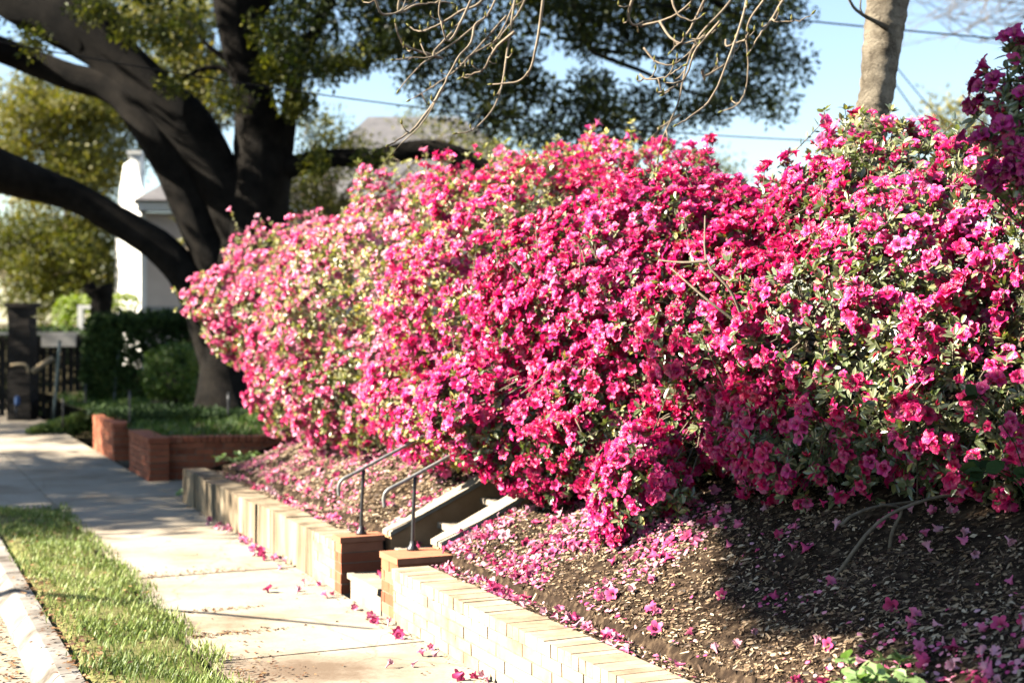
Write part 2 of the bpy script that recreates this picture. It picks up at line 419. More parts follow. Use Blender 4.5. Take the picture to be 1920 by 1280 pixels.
def lawn_z(s, t):
    s = np.asarray(s, float); t = np.asarray(t, float)
    return .40 + .035 * np.clip(t, 0, 6) + .03 * nv(np.stack([s, t, 0 * s], -1), .35)
CORNER = W(9.08, 0.0, 0)
g = Geo()
sg, tg = np.meshgrid(np.linspace(9.2, 60, 70), np.concatenate([np.linspace(.12, 8, 26), np.linspace(8.5, 70, 14)]), indexing='ij')
grid(g, W(sg, tg, lawn_z(sg, tg)))
tag(g.build('lawn_ground', MAT['soil']), kind='structure')

# ------------------------------------------------------------------ brick walls, piers, steps
def brick_run(g, s0, s1, t_face, t_back, z0, courses, ch=.062, bl=.20, cap=True, brick_m=1, mort_m=0, face_out=.004):
    """Courses of separate bricks standing a few mm proud of a mortar core, with a rowlock cap."""
    top = z0 + courses * ch
    box_st(g, s0 + .006, s1 - .006, t_face + .0028, t_back - .005, z0 - .15, top - .004, mort_m)
    for c in range(courses):
        s = s0 - (bl / 2 if c % 2 else 0)
        while s < s1:
            a, b = max(s, s0), min(s + bl, s1)
            if b - a > .03:
                o = RNG.uniform(-.002, .003)
                box_st(g, a + .003, b - .003, t_face - o, t_back + o, z0 + c * ch + .004, z0 + (c + 1) * ch - .0025, brick_m, RNG.uniform(), .0008)
            s += bl
    if cap:
        s = s0
        while s < s1 - .02:
            e = min(s + .066, s1); o = RNG.uniform(-.002, .002)
            box_st(g, s + .002, e - .002, t_face - .010 - o, t_back + .010 + o, top + .002, top + .061 + RNG.uniform(-.0015, .0015), brick_m, RNG.uniform(), .0008)
            s += .066
    return top + (.06 if cap else 0)

g = Geo(); brick_run(g, -8, 1.44, 0, .20, 0, 4)
tag(g.build('retaining_wall', [MAT['mortar'], MAT['washed_brick']], smooth=False), 'low pale brick retaining wall running from the steps towards the camera', 'wall')
g = Geo(); brick_run(g, 2.515, 3.0, 0, .20, 0, 4)
sj = 3.0
while sj < WALL_END - .05:                # vertically streaked concrete panels of uneven width and setback
    e = min(sj + RNG.uniform(.22, .55), WALL_END); o_ = RNG.uniform(-.022, .012)
    box_st(g, sj + .004, e - .004, o_, .20, -.1, .305 + RNG.uniform(-.006, .006), 2, jit=.002)
    sj = e
tag(g.build('retaining_wall', [MAT['mortar'], MAT['washed_brick'], MAT['old_concrete']], smooth=False), 'low streaked concrete and brick retaining wall running from the steps to the driveway', 'wall')

def pier(s0, s1, t0, t1, label):
    g = Geo(); top = brick_run(g, s0, s1, t0, t1, 0, 5, .064, .155, cap=False)
    box_st(g, s0 - .008, s1 + .008, t0 - .008, t1 + .008, top, top + .035, 1, .8)
    return tag(g.build('brick_pier', [MAT['mortar'], MAT['brick']], smooth=False), label, 'pier', 'brick piers beside the steps'), top + .035
p1, PT1 = pier(2.36, 2.50, -.015, .26, 'red brick pier on the far side of the steps')
p2, PT2 = pier(1.47, 1.76, .04, .36, 'red brick pier on the near side of the steps')

stair = thing('garden_stairs', W(2.08, .1, 0), 'short flight of pale steps climbing through the brick wall into the azaleas', 'stairs')
for k in range(7):
    g = Geo(); z1 = .13 + .14 * k
    box_st(g, ST0 - .03, ST1 + .005, .04 + .30 * k, .04 + .30 * (k + 1) + .05, -.05 if k == 0 else z1 - .30, z1, 0, jit=.002)
    box_st(g, ST0 - .028, ST1 + .004, .02 + .30 * k, .06 + .30 * k, z1 - .03, z1 + .004, 0, jit=.002)
    g.build('step', MAT['step'], stair, smooth=False)
for s0, s1, ta in ((ST1 - .0, ST1 + .13, .31), (ST0 - .17, ST0 - .02, .37)):
    g = Geo(); tt = np.array([ta, 2.4])
    zt = .375 + .475 * (tt - .38)
    V = W([s0, s1, s1, s0] * 2, [ta, ta, 2.4, 2.4] * 2, [-.1] * 4 + [zt[0], zt[0], zt[1], zt[1]])
    g.add(V, BOXL, [4] * 6, 0)
    V = W([s0 - .012, s1 + .012, s1 + .012, s0 - .012] * 2, [ta - .01, ta - .01, 2.4, 2.4] * 2, [zt[0] + .002, zt[0] + .002, zt[1] + .002, zt[1] + .002, zt[0] + .03, zt[0] + .03, zt[1] + .03, zt[1] + .03])
    g.add(V, BOXL, [4] * 6, 1)
    g.build('cheek_wall', [MAT['plaster'], MAT['step']], stair, smooth=False)

def handrail(s, t, z, h, tip, label):
    base = W(s, t, z)
    o = thing('handrail', base, label, 'handrail', 'iron handrails of the steps')
    g = Geo(); P, r = interp_path([[0, 0, 0, .012], [.004, 0, h * .5, .0115], [.014, .004, h, .011]], 8)
    g.add(*tube(P + base, r, 10)); g.build('post', MAT['iron'], o)
    g = Geo(); g.add(*tube(np.array([[0, 0, 0], [0, 0, .012], [0, 0, .03], [0, 0, .055]]) + base, [.036, .034, .02, .014], 12)); g.build('base_flange', MAT['iron'], o)
    q = np.array([.014, .004, h + .008]) + base
    n3 = np.array([DT[0], DT[1], .47])
    pts = [q - n3 * tip + np.array([-.018, 0, -.10]), q - n3 * tip + np.array([-.022, 0, -.045]), q - n3 * tip + np.array([0, 0, .0]), q - n3 * tip * .5, q, q + n3 * .6, q + n3 * 1.6]
    g = Geo(); g.add(*tube(smooth_path(pts, 40), .0115, 10)); g.build('rail', MAT['steel_rail'], o)
handrail(2.435, .14, PT1, .405, .14, 'black post and grey rail standing on the far brick pier')
handrail(1.72, .22, PT2, .43, .17, 'black post and grey rail standing on the near brick pier')

# the second brick wall, round the lawn
def free_bricks(name, p0, p1, h, label, group='brick walls round the lawn', thick=.22):
    p0 = np.asarray(p0, float); p1 = np.asarray(p1, float); L = np.linalg.norm(p1 - p0); x = (p1 - p0) / L; y = np.array([-x[1], x[0]])
    M = np.eye(3); M[:2, 0] = x; M[:2, 1] = y; c = np.array([p0[0], p0[1], 0])
    g = Geo(); n = int(h / .066)
    box(g, [0.014, .008, -.1], [L - .014, thick - .008, n * .066 - .004], 0, M=M, c=c)
    for k in range(n):
        s = -(.1 if k % 2 else 0)
        while s < L:
            a, b = max(0, s), min(L, s + .2)
            if b - a > .03: box(g, [a + .004, -RNG.uniform(0, .005), k * .066 + .005], [b - .004, thick + .003, (k + 1) * .066 - .005], 1, RNG.uniform(0, .7), .001, M, c)
            s += .2
    s = 0
    while s < L:
        box(g, [s + .004, -.012, n * .066 + .002], [min(s + .066, L) - .004, thick + .012, n * .066 + .06], 1, RNG.uniform(0, .8), .001, M, c); s += .066
    return tag(g.build(name, [MAT['mortar'], MAT['brick']], smooth=False), label, 'wall', group)
c0 = W(9.08, 0, 0)[:2]
free_bricks('brick_wall', W(10.35, 0, 0)[:2], c0, .40, 'dark red brick wall edging the lawn along the sidewalk', thick=.2)
free_bricks('brick_wall', c0 + np.array([.03, .2]), c0 + np.array([3.6, .55]), .40, 'dark red brick wall below the lawn facing the side path', thick=.2)
free_bricks('brick_wall', W(13.2, 0, 0)[:2], W(11.5, 0, 0)[:2], .42, 'short dark red brick wall end beyond the lawn steps', thick=.2)

# ------------------------------------------------------------------ plant templates
def leaf_tm(w=.2, fold=.10, curl=.12):    # unit length along +y
    V = np.array([[0, 0, 0], [0, .36, -fold * .5 + curl * .3], [0, .72, -fold * .5 + curl * .25], [0, 1, -curl * .4],
                  [-w, .34, curl * .3], [-w * .82, .70, curl * .2], [w, .34, curl * .3], [w * .82, .70, curl * .2]])
    L = np.array([0, 1, 4, 1, 2, 5, 4, 2, 3, 5, 0, 6, 1, 1, 6, 7, 2, 2, 7, 3]); S = np.array([3, 4, 3, 3, 4, 3])
    return V, L, S
def leaf_lo(w=.24):
    V = np.array([[0, 0, 0], [w, .5, .06], [0, 1, -.05], [-w, .5, .06], [0, .5, 0]])
    return V, np.array([0, 1, 2, 4, 0, 4, 2, 3]), np.array([4, 4])
def chip_tm():
    V = np.array([[-.15, 0, 0], [.15, .05, .04], [.1, 1, .02], [-.12, .95, .06]])
    return V, np.array([0, 1, 2, 3]), np.array([4])
def blade_tm():
    V = np.array([[-.05, 0, 0], [.05, 0, 0], [.04, .2, .55], [-.04, .2, .55], [0, .55, .95]])
    return V, np.array([0, 1, 2, 3, 3, 2, 4]), np.array([4, 3])
def flower_tm(nu, nv_, stamens, seed=0, open_=1.0):
    """Azalea blossom of radius ~1 opening along +z: five lobes flaring from one funnel."""
    rr = np.random.default_rng(seed)
    V, L, S, M = [], [], [], []
    us = np.linspace(0, 1, nu + 1); vs = np.linspace(-1, 1, nv_ + 1)
    n = 0
    for k in range(5):
        a0 = k * 2 * math.pi / 5 + rr.uniform(-.08, .08); ln = rr.uniform(.9, 1.08); dz = rr.uniform(-.1, .12); ph = rr.uniform(0, 6.28)
        for u in us:
            rho = np.interp(u, [0, .25, .5, .75, 1], [.07, .17, .42, .78, 1.03 * ln]) * (open_ if u > .3 else 1)
            z = np.interp(u, [0, .25, .5, .75, 1], [-.75, -.30, .05, .20, .13 + dz]) + (1 - open_) * u * .6
            wid = np.interp(u, [0, .3, .5, .75, .9, 1], [.66, .68, .70, .70, .58, .30])
            for v in vs:
                a = a0 + v * wid
                rim = 1 - .10 * v * v * u
                ruff = .07 * u * math.sin(4.2 * v + ph) + .05 * u * v * v
                V.append([rho * rim * math.cos(a), rho * rim * math.sin(a), z + ruff])
        for i in range(nu):
            for j in range(nv_):
                q = n + i * (nv_ + 1) + j
                L += [q, q + nv_ + 1, q + nv_ + 2, q + 1]; S.append(4); M.append(0)
        n += (nu + 1) * (nv_ + 1)
    for k in range(stamens):
        a = rr.uniform(0, 6.28); sp = rr.uniform(.1, .3)
        p = [np.array([0, 0, -.6]), np.array([math.cos(a) * sp * .5, math.sin(a) * sp * .5, .1]), np.array([math.cos(a) * sp + .1, math.sin(a) * sp, .55 + rr.uniform(0, .25)])]
        tv, tl, ts = tube(np.array(p), [.018, .014, .022], 3)
        V += tv.tolist(); L += (tl + n).tolist(); S += ts.tolist(); M += [1] * len(ts); n += len(tv)
    return np.array(V), np.array(L), np.array(S), np.array(M)
def bud_tm():
    V, L, S = tube(np.array([[0, 0, 0], [0, 0, .35], [0, 0, .7], [0, 0, 1.0]]), [.08, .17, .12, .015], 5)
    return V, L, S, np.full(len(S), 2)
LEAF, LEAF_LO, CHIP, BLADE, BUD = leaf_tm(), leaf_lo(), chip_tm(), blade_tm(), bud_tm()
FLOWER_HI = [flower_tm(4, 3, 6, k, o) for k, o in enumerate((1.0, .88, .62))]
FLOWER_LO = [flower_tm(3, 2, 3, 10 + k, o) for k, o in enumerate((1.0, .88, .62))]

def whorls(P, Dv, rng, nmin, nmax, l0, l1, a0=35, a1=85):
    """Leaves radiating round each shoot tip: matrices, origins, tint."""
    cnt = rng.integers(nmin, nmax + 1, len(P)); idx = np.repeat(np.arange(len(P)), cnt); n = len(idx)
    d = norm(Dv[idx]); F = frames_z(d, rng)
    phi = rng.uniform(0, 2 * math.pi, n); al = np.radians(rng.uniform(a0, a1, n))
    rad = F[:, :, 0] * np.cos(phi)[:, None] + F[:, :, 1] * np.sin(phi)[:, None]
    ld = d * np.cos(al)[:, None] + rad * np.sin(al)[:, None]
    nn = d * np.sin(al)[:, None] - rad * np.cos(al)[:, None] + rng.normal(size=(n, 3)) * .35
    ln = rng.uniform(l0, l1, n)
    Fm = frames_y(ld, nn) * ln[:, None, None]
    return Fm, P[idx] + ld * .004 - d * rng.uniform(0, .02, n)[:, None], idx

# ------------------------------------------------------------------ azaleas
LOBES = []                                # (shrub, s, t, z, rs, rt, rz)
def lobe(*a): LOBES.append(a)
SHRUBS = [
 dict(name='far', pet='petal_pale', bloom=.70, base=(7.0, 2.2), seed=11, label='pale pink azalea at the far end of the hedge beside the oak'),
 dict(name='second', pet='petal_pale', bloom=.70, base=(5.1, 2.2), seed=12, label='pale pink azalea over the far stretch of wall'),
 dict(name='third', pet='petal_hot', bloom=.74, base=(3.1, 2.3), seed=13, label='pink azalea just beyond the steps and handrails'),
 dict(name='middle', pet='petal_hot', bloom=1.15, base=(1.0, 2.2), seed=14, label='hot pink azalea covered in bloom and hanging over the near side of the steps'),
 dict(name='near', pet='petal_hot', bloom=.68, base=(-.9, 2.6), seed=15, label='leafy hot pink azalea above the shaded mulch at right'),
 dict(name='edge', pet='petal_magenta_shaded', bloom=.62, base=(-1.75, 2.35), seed=16, label='tall magenta azalea with shade-deepened petals rising at the right edge'),
]
lobe(0, 7.9, 1.50, 1.80, 1.00, 1.15, .80); lobe(0, 7.0, 1.55, 1.45, 1.1, 1.0, .95); lobe(0, 7.2, 2.3, 1.98, 1.3, 1.2, .82); lobe(0, 6.7, 1.15, 1.05, .85, .6, .45)
lobe(1, 5.5, 1.7, 1.80, 1.25, 1.15, 1.0); lobe(1, 4.7, 2.3, 2.02, 1.2, 1.2, .93); lobe(1, 5.2, 1.3, 1.08, 1.1, .75, .58)
lobe(2, 3.3, 1.95, 1.85, 1.2, 1.2, 1.0); lobe(2, 3.55, 2.5, 2.16, .85, 1.1, .86); lobe(2, 3.0, 1.45, 1.18, 1.0, .62, .52)
lobe(2, 2.45, .85, 1.02, .50, .35, .28); lobe(2, 3.2, .92, 1.06, .6, .4, .36)
lobe(3, 1.65, .62, 1.16, .36, .34, .28); lobe(3, 1.4, .88, 1.0, .42, .34, .36)
lobe(3, 1.3, 1.85, 1.62, 1.1, 1.1, .88); lobe(3, .4, 2.2, 1.60, 1.1, 1.1, .70); lobe(3, 1.15, 1.28, 1.12, .75, .52, .60); lobe(3, .35, .98, .74, .28, .22, .42)
lobe(4, -.6, 2.2, 1.62, 1.1, 1.05, .80); lobe(4, -1.3, 2.7, 1.85, 1.1, 1.0, .72); lobe(4, -.35, 1.75, 1.14, .9, .60, .45); lobe(4, -1.35, 2.0, 1.27, .8, .6, .48); lobe(4, -.25, 2.15, 2.18, .62, .6, .50)
lobe(5, -2.35, 1.75, 1.95, .50, .50, .65); lobe(5, -2.16, 1.20, 2.40, .15, .20, .30); lobe(5, -2.3, 1.5, 2.15, .25, .35, .35)
LB = np.array([l[1:] for l in LOBES]); LBI = np.array([l[0] for l in LOBES])
AX = np.array([[DS[0], DS[1], 0], [DT[0], DT[1], 0], [0, 0, 1]])
LC = W(LB[:, 0], LB[:, 1], LB[:, 2])
def level(P, i): return np.linalg.norm(((P - LC[i]) @ AX.T) / LB[i, 3:6], axis=-1)
nz1, nz2, nz3 = Noise(21, 12, .8, 2.4), Noise(22, 12, .5, 1.6), Noise(23, 12, 2.0, 5.0)
CAM = np.array([0, 0, EYE])

def sample_lobe(i, dens, rng, r0, r1):
    rs = LB[i, 3:6]; area = 4 * math.pi * ((rs[0] * rs[1]) ** 1.6 + (rs[0] * rs[2]) ** 1.6 + (rs[1] * rs[2]) ** 1.6) ** (1 / 1.6) / 3 ** (1 / 1.6)
    n = int(area * dens)
    u = norm(rng.normal(size=(n, 3)))
    f = 1 + .10 * nz1(u * rs * 1.6 + LC[i]) + .05 * nz3(u * rs + LC[i])
    rad = rng.uniform(r0, r1, n) * f
    P = LC[i] + (u * rs * rad[:, None]) @ AX
    Nv = norm((u / rs) @ AX)
    keep = np.ones(n, bool)
    for j in range(len(LB)):
        if j == i: continue
        keep &= level(P, j) > (.86 if LBI[j] == LBI[i] else .90)
    s, t = to_st(P)
    keep &= P[:, 2] > bank_z(s, t) + .05
    view = ((CAM - P) * Nv).sum(1) / np.linalg.norm(CAM - P, axis=1)
    keep &= (view > -.25) | (rng.uniform(size=n) < .22)
    return P[keep], Nv[keep], view[keep]

HERO = {}
for k in range(3):                        # shared meshes of the individual blossoms
    pass
def hero_mesh(pet, k):
    key = (pet, k)
    if key not in HERO:
        g = Geo(); g.add(*FLOWER_HI[k][:3], m=FLOWER_HI[k][3], t=.35 + .25 * k)
        o = g.build('blossom', [MAT[pet], MAT['stamen']]); HERO[key] = o.data
        bpy.data.objects.remove(o)
    return HERO[key]

def to_obj(o, name, mesh, M3, P):         # an object sharing a mesh, placed with a rotation-scale matrix
    from mathutils import Matrix
    ob = bpy.data.objects.new(name, mesh); COL.objects.link(ob)
    m4 = np.eye(4); m4[:3, :3] = M3
    m4[:3, 3] = P - (np.array(o.location) if o is not None else 0)
    if o is not None: ob.parent = o
    ob.matrix_local = Matrix(m4.tolist())
    return ob

TALL = [(4, 1545, 208, 7.6), (4, 1584, 202, 7.5), (4, 1672, 205, 7.3), (3, 1332, 268, 9.0), (3, 1300, 285, 9.0), (1, 735, 282, 14.5), (1, 720, 300, 14.5), (2, 1042, 262, 11), (2, 1185, 228, 10.5), (4, 1790, 225, 7.0), (4, 1480, 285, 7.8), (0, 430, 486, 14.5), (0, 400, 505, 14.6), (0, 520, 425, 15), (2, 850, 325, 11.5), (2, 810, 322, 11.6)]
for k, sh in enumerate(SHRUBS):
    rng = np.random.default_rng(sh['seed'])
    b = W(sh['base'][0], sh['base'][1], bank_z(*sh['base'])); b[2] -= .02
    root = thing('azalea_shrub', b, sh['label'], 'azalea', 'azaleas of the hedge')
    Ps, Ns, Vw, Ly = [], [], [], []
    near = k >= 3
    for i in np.where(LBI == k)[0]:
        for dens, r0, r1, ly in ((270 if near else 230, .93, 1.06, 0), (200 if near else 120, .60, .93, 1), (150 if near else 60, .30, .62, 1)):
            p, n_, v = sample_lobe(i, dens, rng, r0, r1)
            Ps.append(p); Ns.append(n_); Vw.append(v); Ly.append(np.full(len(p), ly))
        # long shoots that break the outline
        p, n_, v = sample_lobe(i, 13, rng, 1.05, 1.24)
        ok = (n_[:, 2] > -.1); Ps.append(p[ok]); Ns.append(n_[ok]); Vw.append(v[ok]); Ly.append(np.full(ok.sum(), 2))
    for (kk_, a_, b_, y_) in TALL:
        if kk_ == k:
            Ps.append(at(a_, b_, y_)[None] - np.array([[0, 0, 0], [.015, 0, .07], [-.02, 0, .15]])); Ns.append(np.tile([0.1, -.2, 1.0], (3, 1))); Vw.append(np.ones(3)); Ly.append(np.full(3, 2))
    P = np.concatenate(Ps); Nv = np.concatenate(Ns); view = np.concatenate(Vw); ly = np.concatenate(Ly)
    Dv = norm(Nv + np.array([0, 0, .45]) + rng.normal(size=P.shape) * .45)
    # foliage
    g = Geo()
    Fm, O, idx = whorls(P, Dv, rng, 6, 9, .032, .060 if near else .056)
    tint = np.clip(.56 + .14 * nz2(O) + rng.normal(size=len(O)) * .17, 0, .93)
    tint = np.where(rng.uniform(size=len(O)) < (.07 if k < 4 else .02), 1.0, tint)
    g.inst(LEAF if near else LEAF_LO, Fm, O, tint)
    # leaves along the long shoots
    sh_i = np.where(ly == 2)[0]
    C = P[sh_i]; Dd = Dv[sh_i]
    for q in (.05, .10, .15):
        Fm, O, idx = whorls(C - Dd * q, Dd, rng, 2, 4, .025, .045); g.inst(LEAF, Fm, O, rng.uniform(.3, .8, len(O)))
    g.build('foliage', MAT['azalea_leaf_sunlit' if k < 3 else 'azalea_leaf'], root, smooth=False)
    # blossoms
    sunf = np.clip((Nv @ SUN + .55) / .8, .12, 1)
    clump = np.clip(.5 + .55 * nz2(P * 1.0, 1.5) + .25 * nz1(P, 1.5), 0, 1.25)
    pb = sh['bloom'] * (.45 + .75 * clump) * (sunf if k >= 4 else np.clip(sunf + .25, 0, 1)) * np.where(ly == 1, .30, 1) * np.where(ly == 2, .7, 1)
    fi = np.where(rng.uniform(size=len(P)) < pb)[0]
    cnt = rng.integers(1, 7 if k == 3 else 5, len(fi)); fi = np.repeat(fi, cnt); n = len(fi)
    fd = norm(Dv[fi] * .8 + Nv[fi] * .7 + rng.normal(size=(n, 3)) * .55 + SUN * .15)
    fr = rng.uniform(.027, .043, n)
    fp = P[fi] + fd * (fr * rng.uniform(.6, 1.2, n))[:, None] + rng.normal(size=(n, 3)) * .014
    ft = np.clip(.45 + .2 * rng.normal(size=n) + .14 * nz2(fp), 0, 1)
    fv = ((CAM - fp) * Nv[fi]).sum(1) / np.linalg.norm(CAM - fp, axis=1)
    dist = np.linalg.norm(CAM - fp, axis=1)
    px = 960 + fp[:, 0] / fp[:, 1] * FPX; py = 600 - (fp[:, 2] - EYE) / fp[:, 1] * FPX
    vis = (fv > .15) & (px > 0) & (px < 1920) & (py > 0) & (py < 1280) & (ly[fi] != 1)
    score = fr / dist * np.where(vis, 1, 0)
    hero = np.argsort(-score)[:100]; hero = hero[score[hero] > 0]
    is_h = np.zeros(n, bool); is_h[hero] = True
    fz = frames_z(fd, rng) * fr[:, None, None]
    var = rng.choice(3, n, p=(.45, .35, .20))
    g = Geo()
    for q in range(3):
        sel = (var == q) & ~is_h
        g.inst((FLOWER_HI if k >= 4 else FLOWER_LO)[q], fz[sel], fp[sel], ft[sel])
    bi = np.where(rng.uniform(size=len(P)) < (.30 if k >= 3 else .15) * (ly != 1))[0]; bi = np.repeat(bi, rng.integers(1, 4, len(bi)))
    bd = norm(Dv[bi] + rng.normal(size=(len(bi), 3)) * .4)
    g.inst(BUD, frames_z(bd, rng) * rng.uniform(.022, .045, len(bi))[:, None, None], P[bi] + bd * .008, rng.uniform(0, 1, len(bi)))
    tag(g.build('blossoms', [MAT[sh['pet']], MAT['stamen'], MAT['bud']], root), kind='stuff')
    for h in np.where(is_h)[0]:
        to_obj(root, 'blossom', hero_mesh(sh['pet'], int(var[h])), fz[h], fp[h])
    # stems: several trunks from the root, forking towards the lobes, and fine twigs to the tips
    g = Geo()
    ends = []
    for i in np.where(LBI == k)[0]:
        for _ in range(7 if LB[i, 3] > (.55 if k < 5 else .4) else 0):
            e = LC[i] + ((norm(rng.normal(size=3)) * LB[i, 3:6]) @ AX) * rng.uniform(.35, .85)
            if e[2] < b[2] + .25: e[2] = b[2] + .3
            st = b + np.array([rng.normal() * .10, rng.normal() * .10, -.03])
            mid = st * .55 + e * .45 + rng.normal(size=3) * .09 + np.array([0, 0, .08])
            g.add(*tube(smooth_path([st, mid, e], 10), np.linspace(.020, .007, 10) * rng.uniform(.7, 1.2), 6)); ends.append(smooth_path([st, mid, e], 10)[5:])
    ends = np.concatenate(ends)
    tw = rng.choice(len(P), min(len(P), 900 if near else 350), replace=False)
    for q in tw:
        a = ends[np.argmin(((ends - P[q]) ** 2).sum(1))]
        st = P[q] + (a - P[q]) * min(1, .22 / max(.01, np.linalg.norm(a - P[q])))
        m = (st + P[q]) / 2 + rng.normal(size=3) * .03
        g.add(*tube(np.array([st, m, P[q]]), [.0045, .0035, .002], 4, False))
    for q in sh_i:
        g.add(*tube(np.array([C0 := P[q] - Dv[q] * .32 + rng.normal(size=3) * .02, P[q] - Dv[q] * .14, P[q]]), [.004, .003, .002], 4, False))
    if k == 4:                            # low bowed stem under the shrub, and a bare branch in front of the blooms
        for pts in ([at(1560, 1090, 5.95), at(1640, 985, 5.9), at(1720, 942, 5.9), at(1800, 930, 6.0), at(1900, 965, 6.3)],
                    [at(1665, 1065, 6.05), at(1672, 1000, 6.0), at(1690, 955, 6.0), at(1650, 945, 5.9)],
                    [at(1575, 985, 6.0), at(1600, 965, 6.0), at(1650, 948, 6.05), at(1760, 935, 6.2)]):
            g.add(*tube(smooth_path(pts, 16), np.linspace(.0085, .0055, 16), 6))
    if k == 3:
        for pts in ([at(1500, 690, 6.9), at(1410, 625, 6.75), at(1370, 545, 6.7), at(1325, 490, 6.75), at(1322, 405, 6.9)],
                    [at(1430, 640, 6.75), at(1330, 565, 6.75), at(1255, 500, 6.9)],
                    [at(1325, 490, 6.75), at(1280, 492, 6.8), at(1235, 488, 6.9)]):
            g.add(*tube(smooth_path(pts, 14), np.linspace(.009, .004, 14), 6))
    g.build('stems', MAT['twig'], root)

exec_rest = True
# ------------------------------------------------------------------ verge grass, lawn grass, litter, fallen petals
def blades(n, s0, s1, t0, t1, zf, l0, l1, rng, wide=1.0, fz=None):
    s = rng.uniform(s0, s1, n); t = rng.uniform(t0, t1, n)
    P = W(s, t, zf(s, t))
    ang = rng.uniform(0, 6.28, n); h = rng.uniform(l0, l1, n)
    c, sn = np.cos(ang), np.sin(ang); z = 0 * c
    lean = rng.uniform(.6, 1.5, n)
    Rm = np.stack([np.stack([c * h * wide, -sn * h * lean, z], -1), np.stack([sn * h * wide, c * h * lean, z], -1), np.stack([z, z, h], -1)], 1)
    return P, Rm, s, t
rng = np.random.default_rng(31)
g = Geo()
P, Rm, s, t = blades(58000, -4.5, VERGE_END, -1.785, -1.04, lambda s, t: verge_z(s, t) - .004, .022, .058, rng, 1.5)
edge = np.minimum(t + 1.785, -1.04 - t)
dens = np.clip(.55 + .5 * nv(np.stack([s, t, 0 * s], -1), 1.8), .12, 1) * np.where(t < -1.63, .4, 1) * np.clip(edge / .09, .05, 1)
k_ = rng.uniform(size=len(P)) < dens
g.inst(BLADE, Rm[k_], P[k_], np.clip(.5 + .15 * nv(P[k_], 1.0) + rng.normal(size=k_.sum()) * .2, 0, 1))
tag(g.build('verge_grass', MAT['grass'], smooth=False), kind='stuff')
g = Geo()
P, Rm, s, t = blades(26000, 9.2, 19, .15, 6.0, lambda s, t: lawn_z(s, t) - .01, .05, .11, rng, 2.0)
g.inst(BLADE, Rm, P, np.clip(.45 + .2 * nv(P, .5) + rng.normal(size=len(P)) * .2, 0, 1))
tag(g.build('lawn_grass', MAT['lawn'], smooth=False), kind='stuff')

def flat(P, Nv, ln, rng, tilt=.35):
    n = len(P); d = rng.normal(size=(n, 3)); nn = Nv + rng.normal(size=(n, 3)) * tilt
    d = d - (d * Nv).sum(1, keepdims=True) * Nv
    return frames_y(d, norm(nn)) * ln[:, None, None]
def bank_pts(n, s0, s1, t0, t1, rng):
    s = rng.uniform(s0, s1, n); t = rng.uniform(t0, t1, n)
    st = (s > ST0 - .16) & (s < ST1 + .12)
    s, t = s[~st], t[~st]
    P = W(s, t, bank_z(s, t)); e = .03
    dz = (bank_z(s, t + e) - bank_z(s, t)) / e
    Nv = norm(np.stack([-dz * DT[0], -dz * DT[1], np.ones(len(s))], -1))
    return P, Nv, s, t
g = Geo()
P, Nv, s, t = bank_pts(110000, -3.6, 2.2, .17, 2.6, rng)
k_ = rng.uniform(size=len(P)) < np.clip(.75 + .5 * nz1(P, 3.0), .12, 1); P, Nv = P[k_], Nv[k_]
g.inst(CHIP, flat(P, Nv, np.clip(rng.gamma(2.2, .0055, len(P)), .005, .045), rng, .7), P + Nv * .006, rng.beta(1.6, 2.2, len(P)))
P, Nv, s, t = bank_pts(12000, -3.6, 7.2, .17, 2.4, rng)
g.inst(LEAF_LO, flat(P, Nv, rng.uniform(.012, .036, len(P)), rng, .8), P + Nv * .010, rng.beta(2.4, 1.8, len(P)))
P, Nv, s, t = bank_pts(14000, 2.3, 7.25, .17, 2.2, rng)
g.inst(CHIP, flat(P, Nv, rng.uniform(.02, .06, len(P)), rng, .5), P + Nv * .006, rng.beta(2, 2, len(P)))
P, Nv, s, t = bank_pts(26000, -2.6, 7.2, .17, 1.15, rng)
k_ = rng.uniform(size=len(P)) < np.clip(.55 + .6 * nz3(P, .8), .08, 1); P, Nv = P[k_], Nv[k_]
DRY = leaf_tm(.17, .16, .35)
hf = len(P) // 2
g.inst(DRY, flat(P[:hf], Nv[:hf], rng.uniform(.014, .040, hf), rng, .9), P[:hf] + Nv[:hf] * .010, rng.beta(2.2, 1.2, hf))
g.inst(CHIP, flat(P[hf:], Nv[hf:], np.clip(rng.gamma(2.5, .008, len(P) - hf), .006, .06), rng, .9) * np.array([.55, 1, 1]), P[hf:] + Nv[hf:] * .010, rng.beta(2, 1.3, len(P) - hf))
tag(g.build('mulch_litter', MAT['litter'], smooth=False), kind='stuff')
# brown leaves on verge, kerb, gutter, sidewalk joints
g = Geo()
def leaves_on(n, sf, tf, z, l0, l1):
    s = sf(n); t = tf(n); P = W(s, t, z); N_ = np.tile([0, 0, 1.0], (n, 1))
    g.inst(LEAF_LO, flat(P, N_, rng.uniform(l0, l1, n), rng, .3), P, rng.uniform(0, 1, n))
leaves_on(760, lambda n: rng.uniform(-2, 4, n), lambda n: rng.normal(-1.70, .07, n), .022, .02, .05)
leaves_on(170, lambda n: rng.uniform(-2, 6, n), lambda n: rng.uniform(-1.7, -1.12, n), .05, .02, .05)
leaves_on(620, lambda n: rng.uniform(-1, 5, n), lambda n: -1.96 - np.abs(rng.normal(0, .16, n)), -.105, .02, .06)
leaves_on(120, lambda n: rng.normal(2.2, .025, n), lambda n: rng.uniform(-1.1, -.55, n), .006, .012, .03)
leaves_on(140, lambda n: rng.normal(1.55, .035, n), lambda n: -1.1 + np.abs(rng.normal(0, .28, n)), .006, .012, .035)
leaves_on(160, lambda n: rng.normal(3.5, .06, n), lambda n: rng.uniform(-1.1, -.3, n), .006, .012, .03)
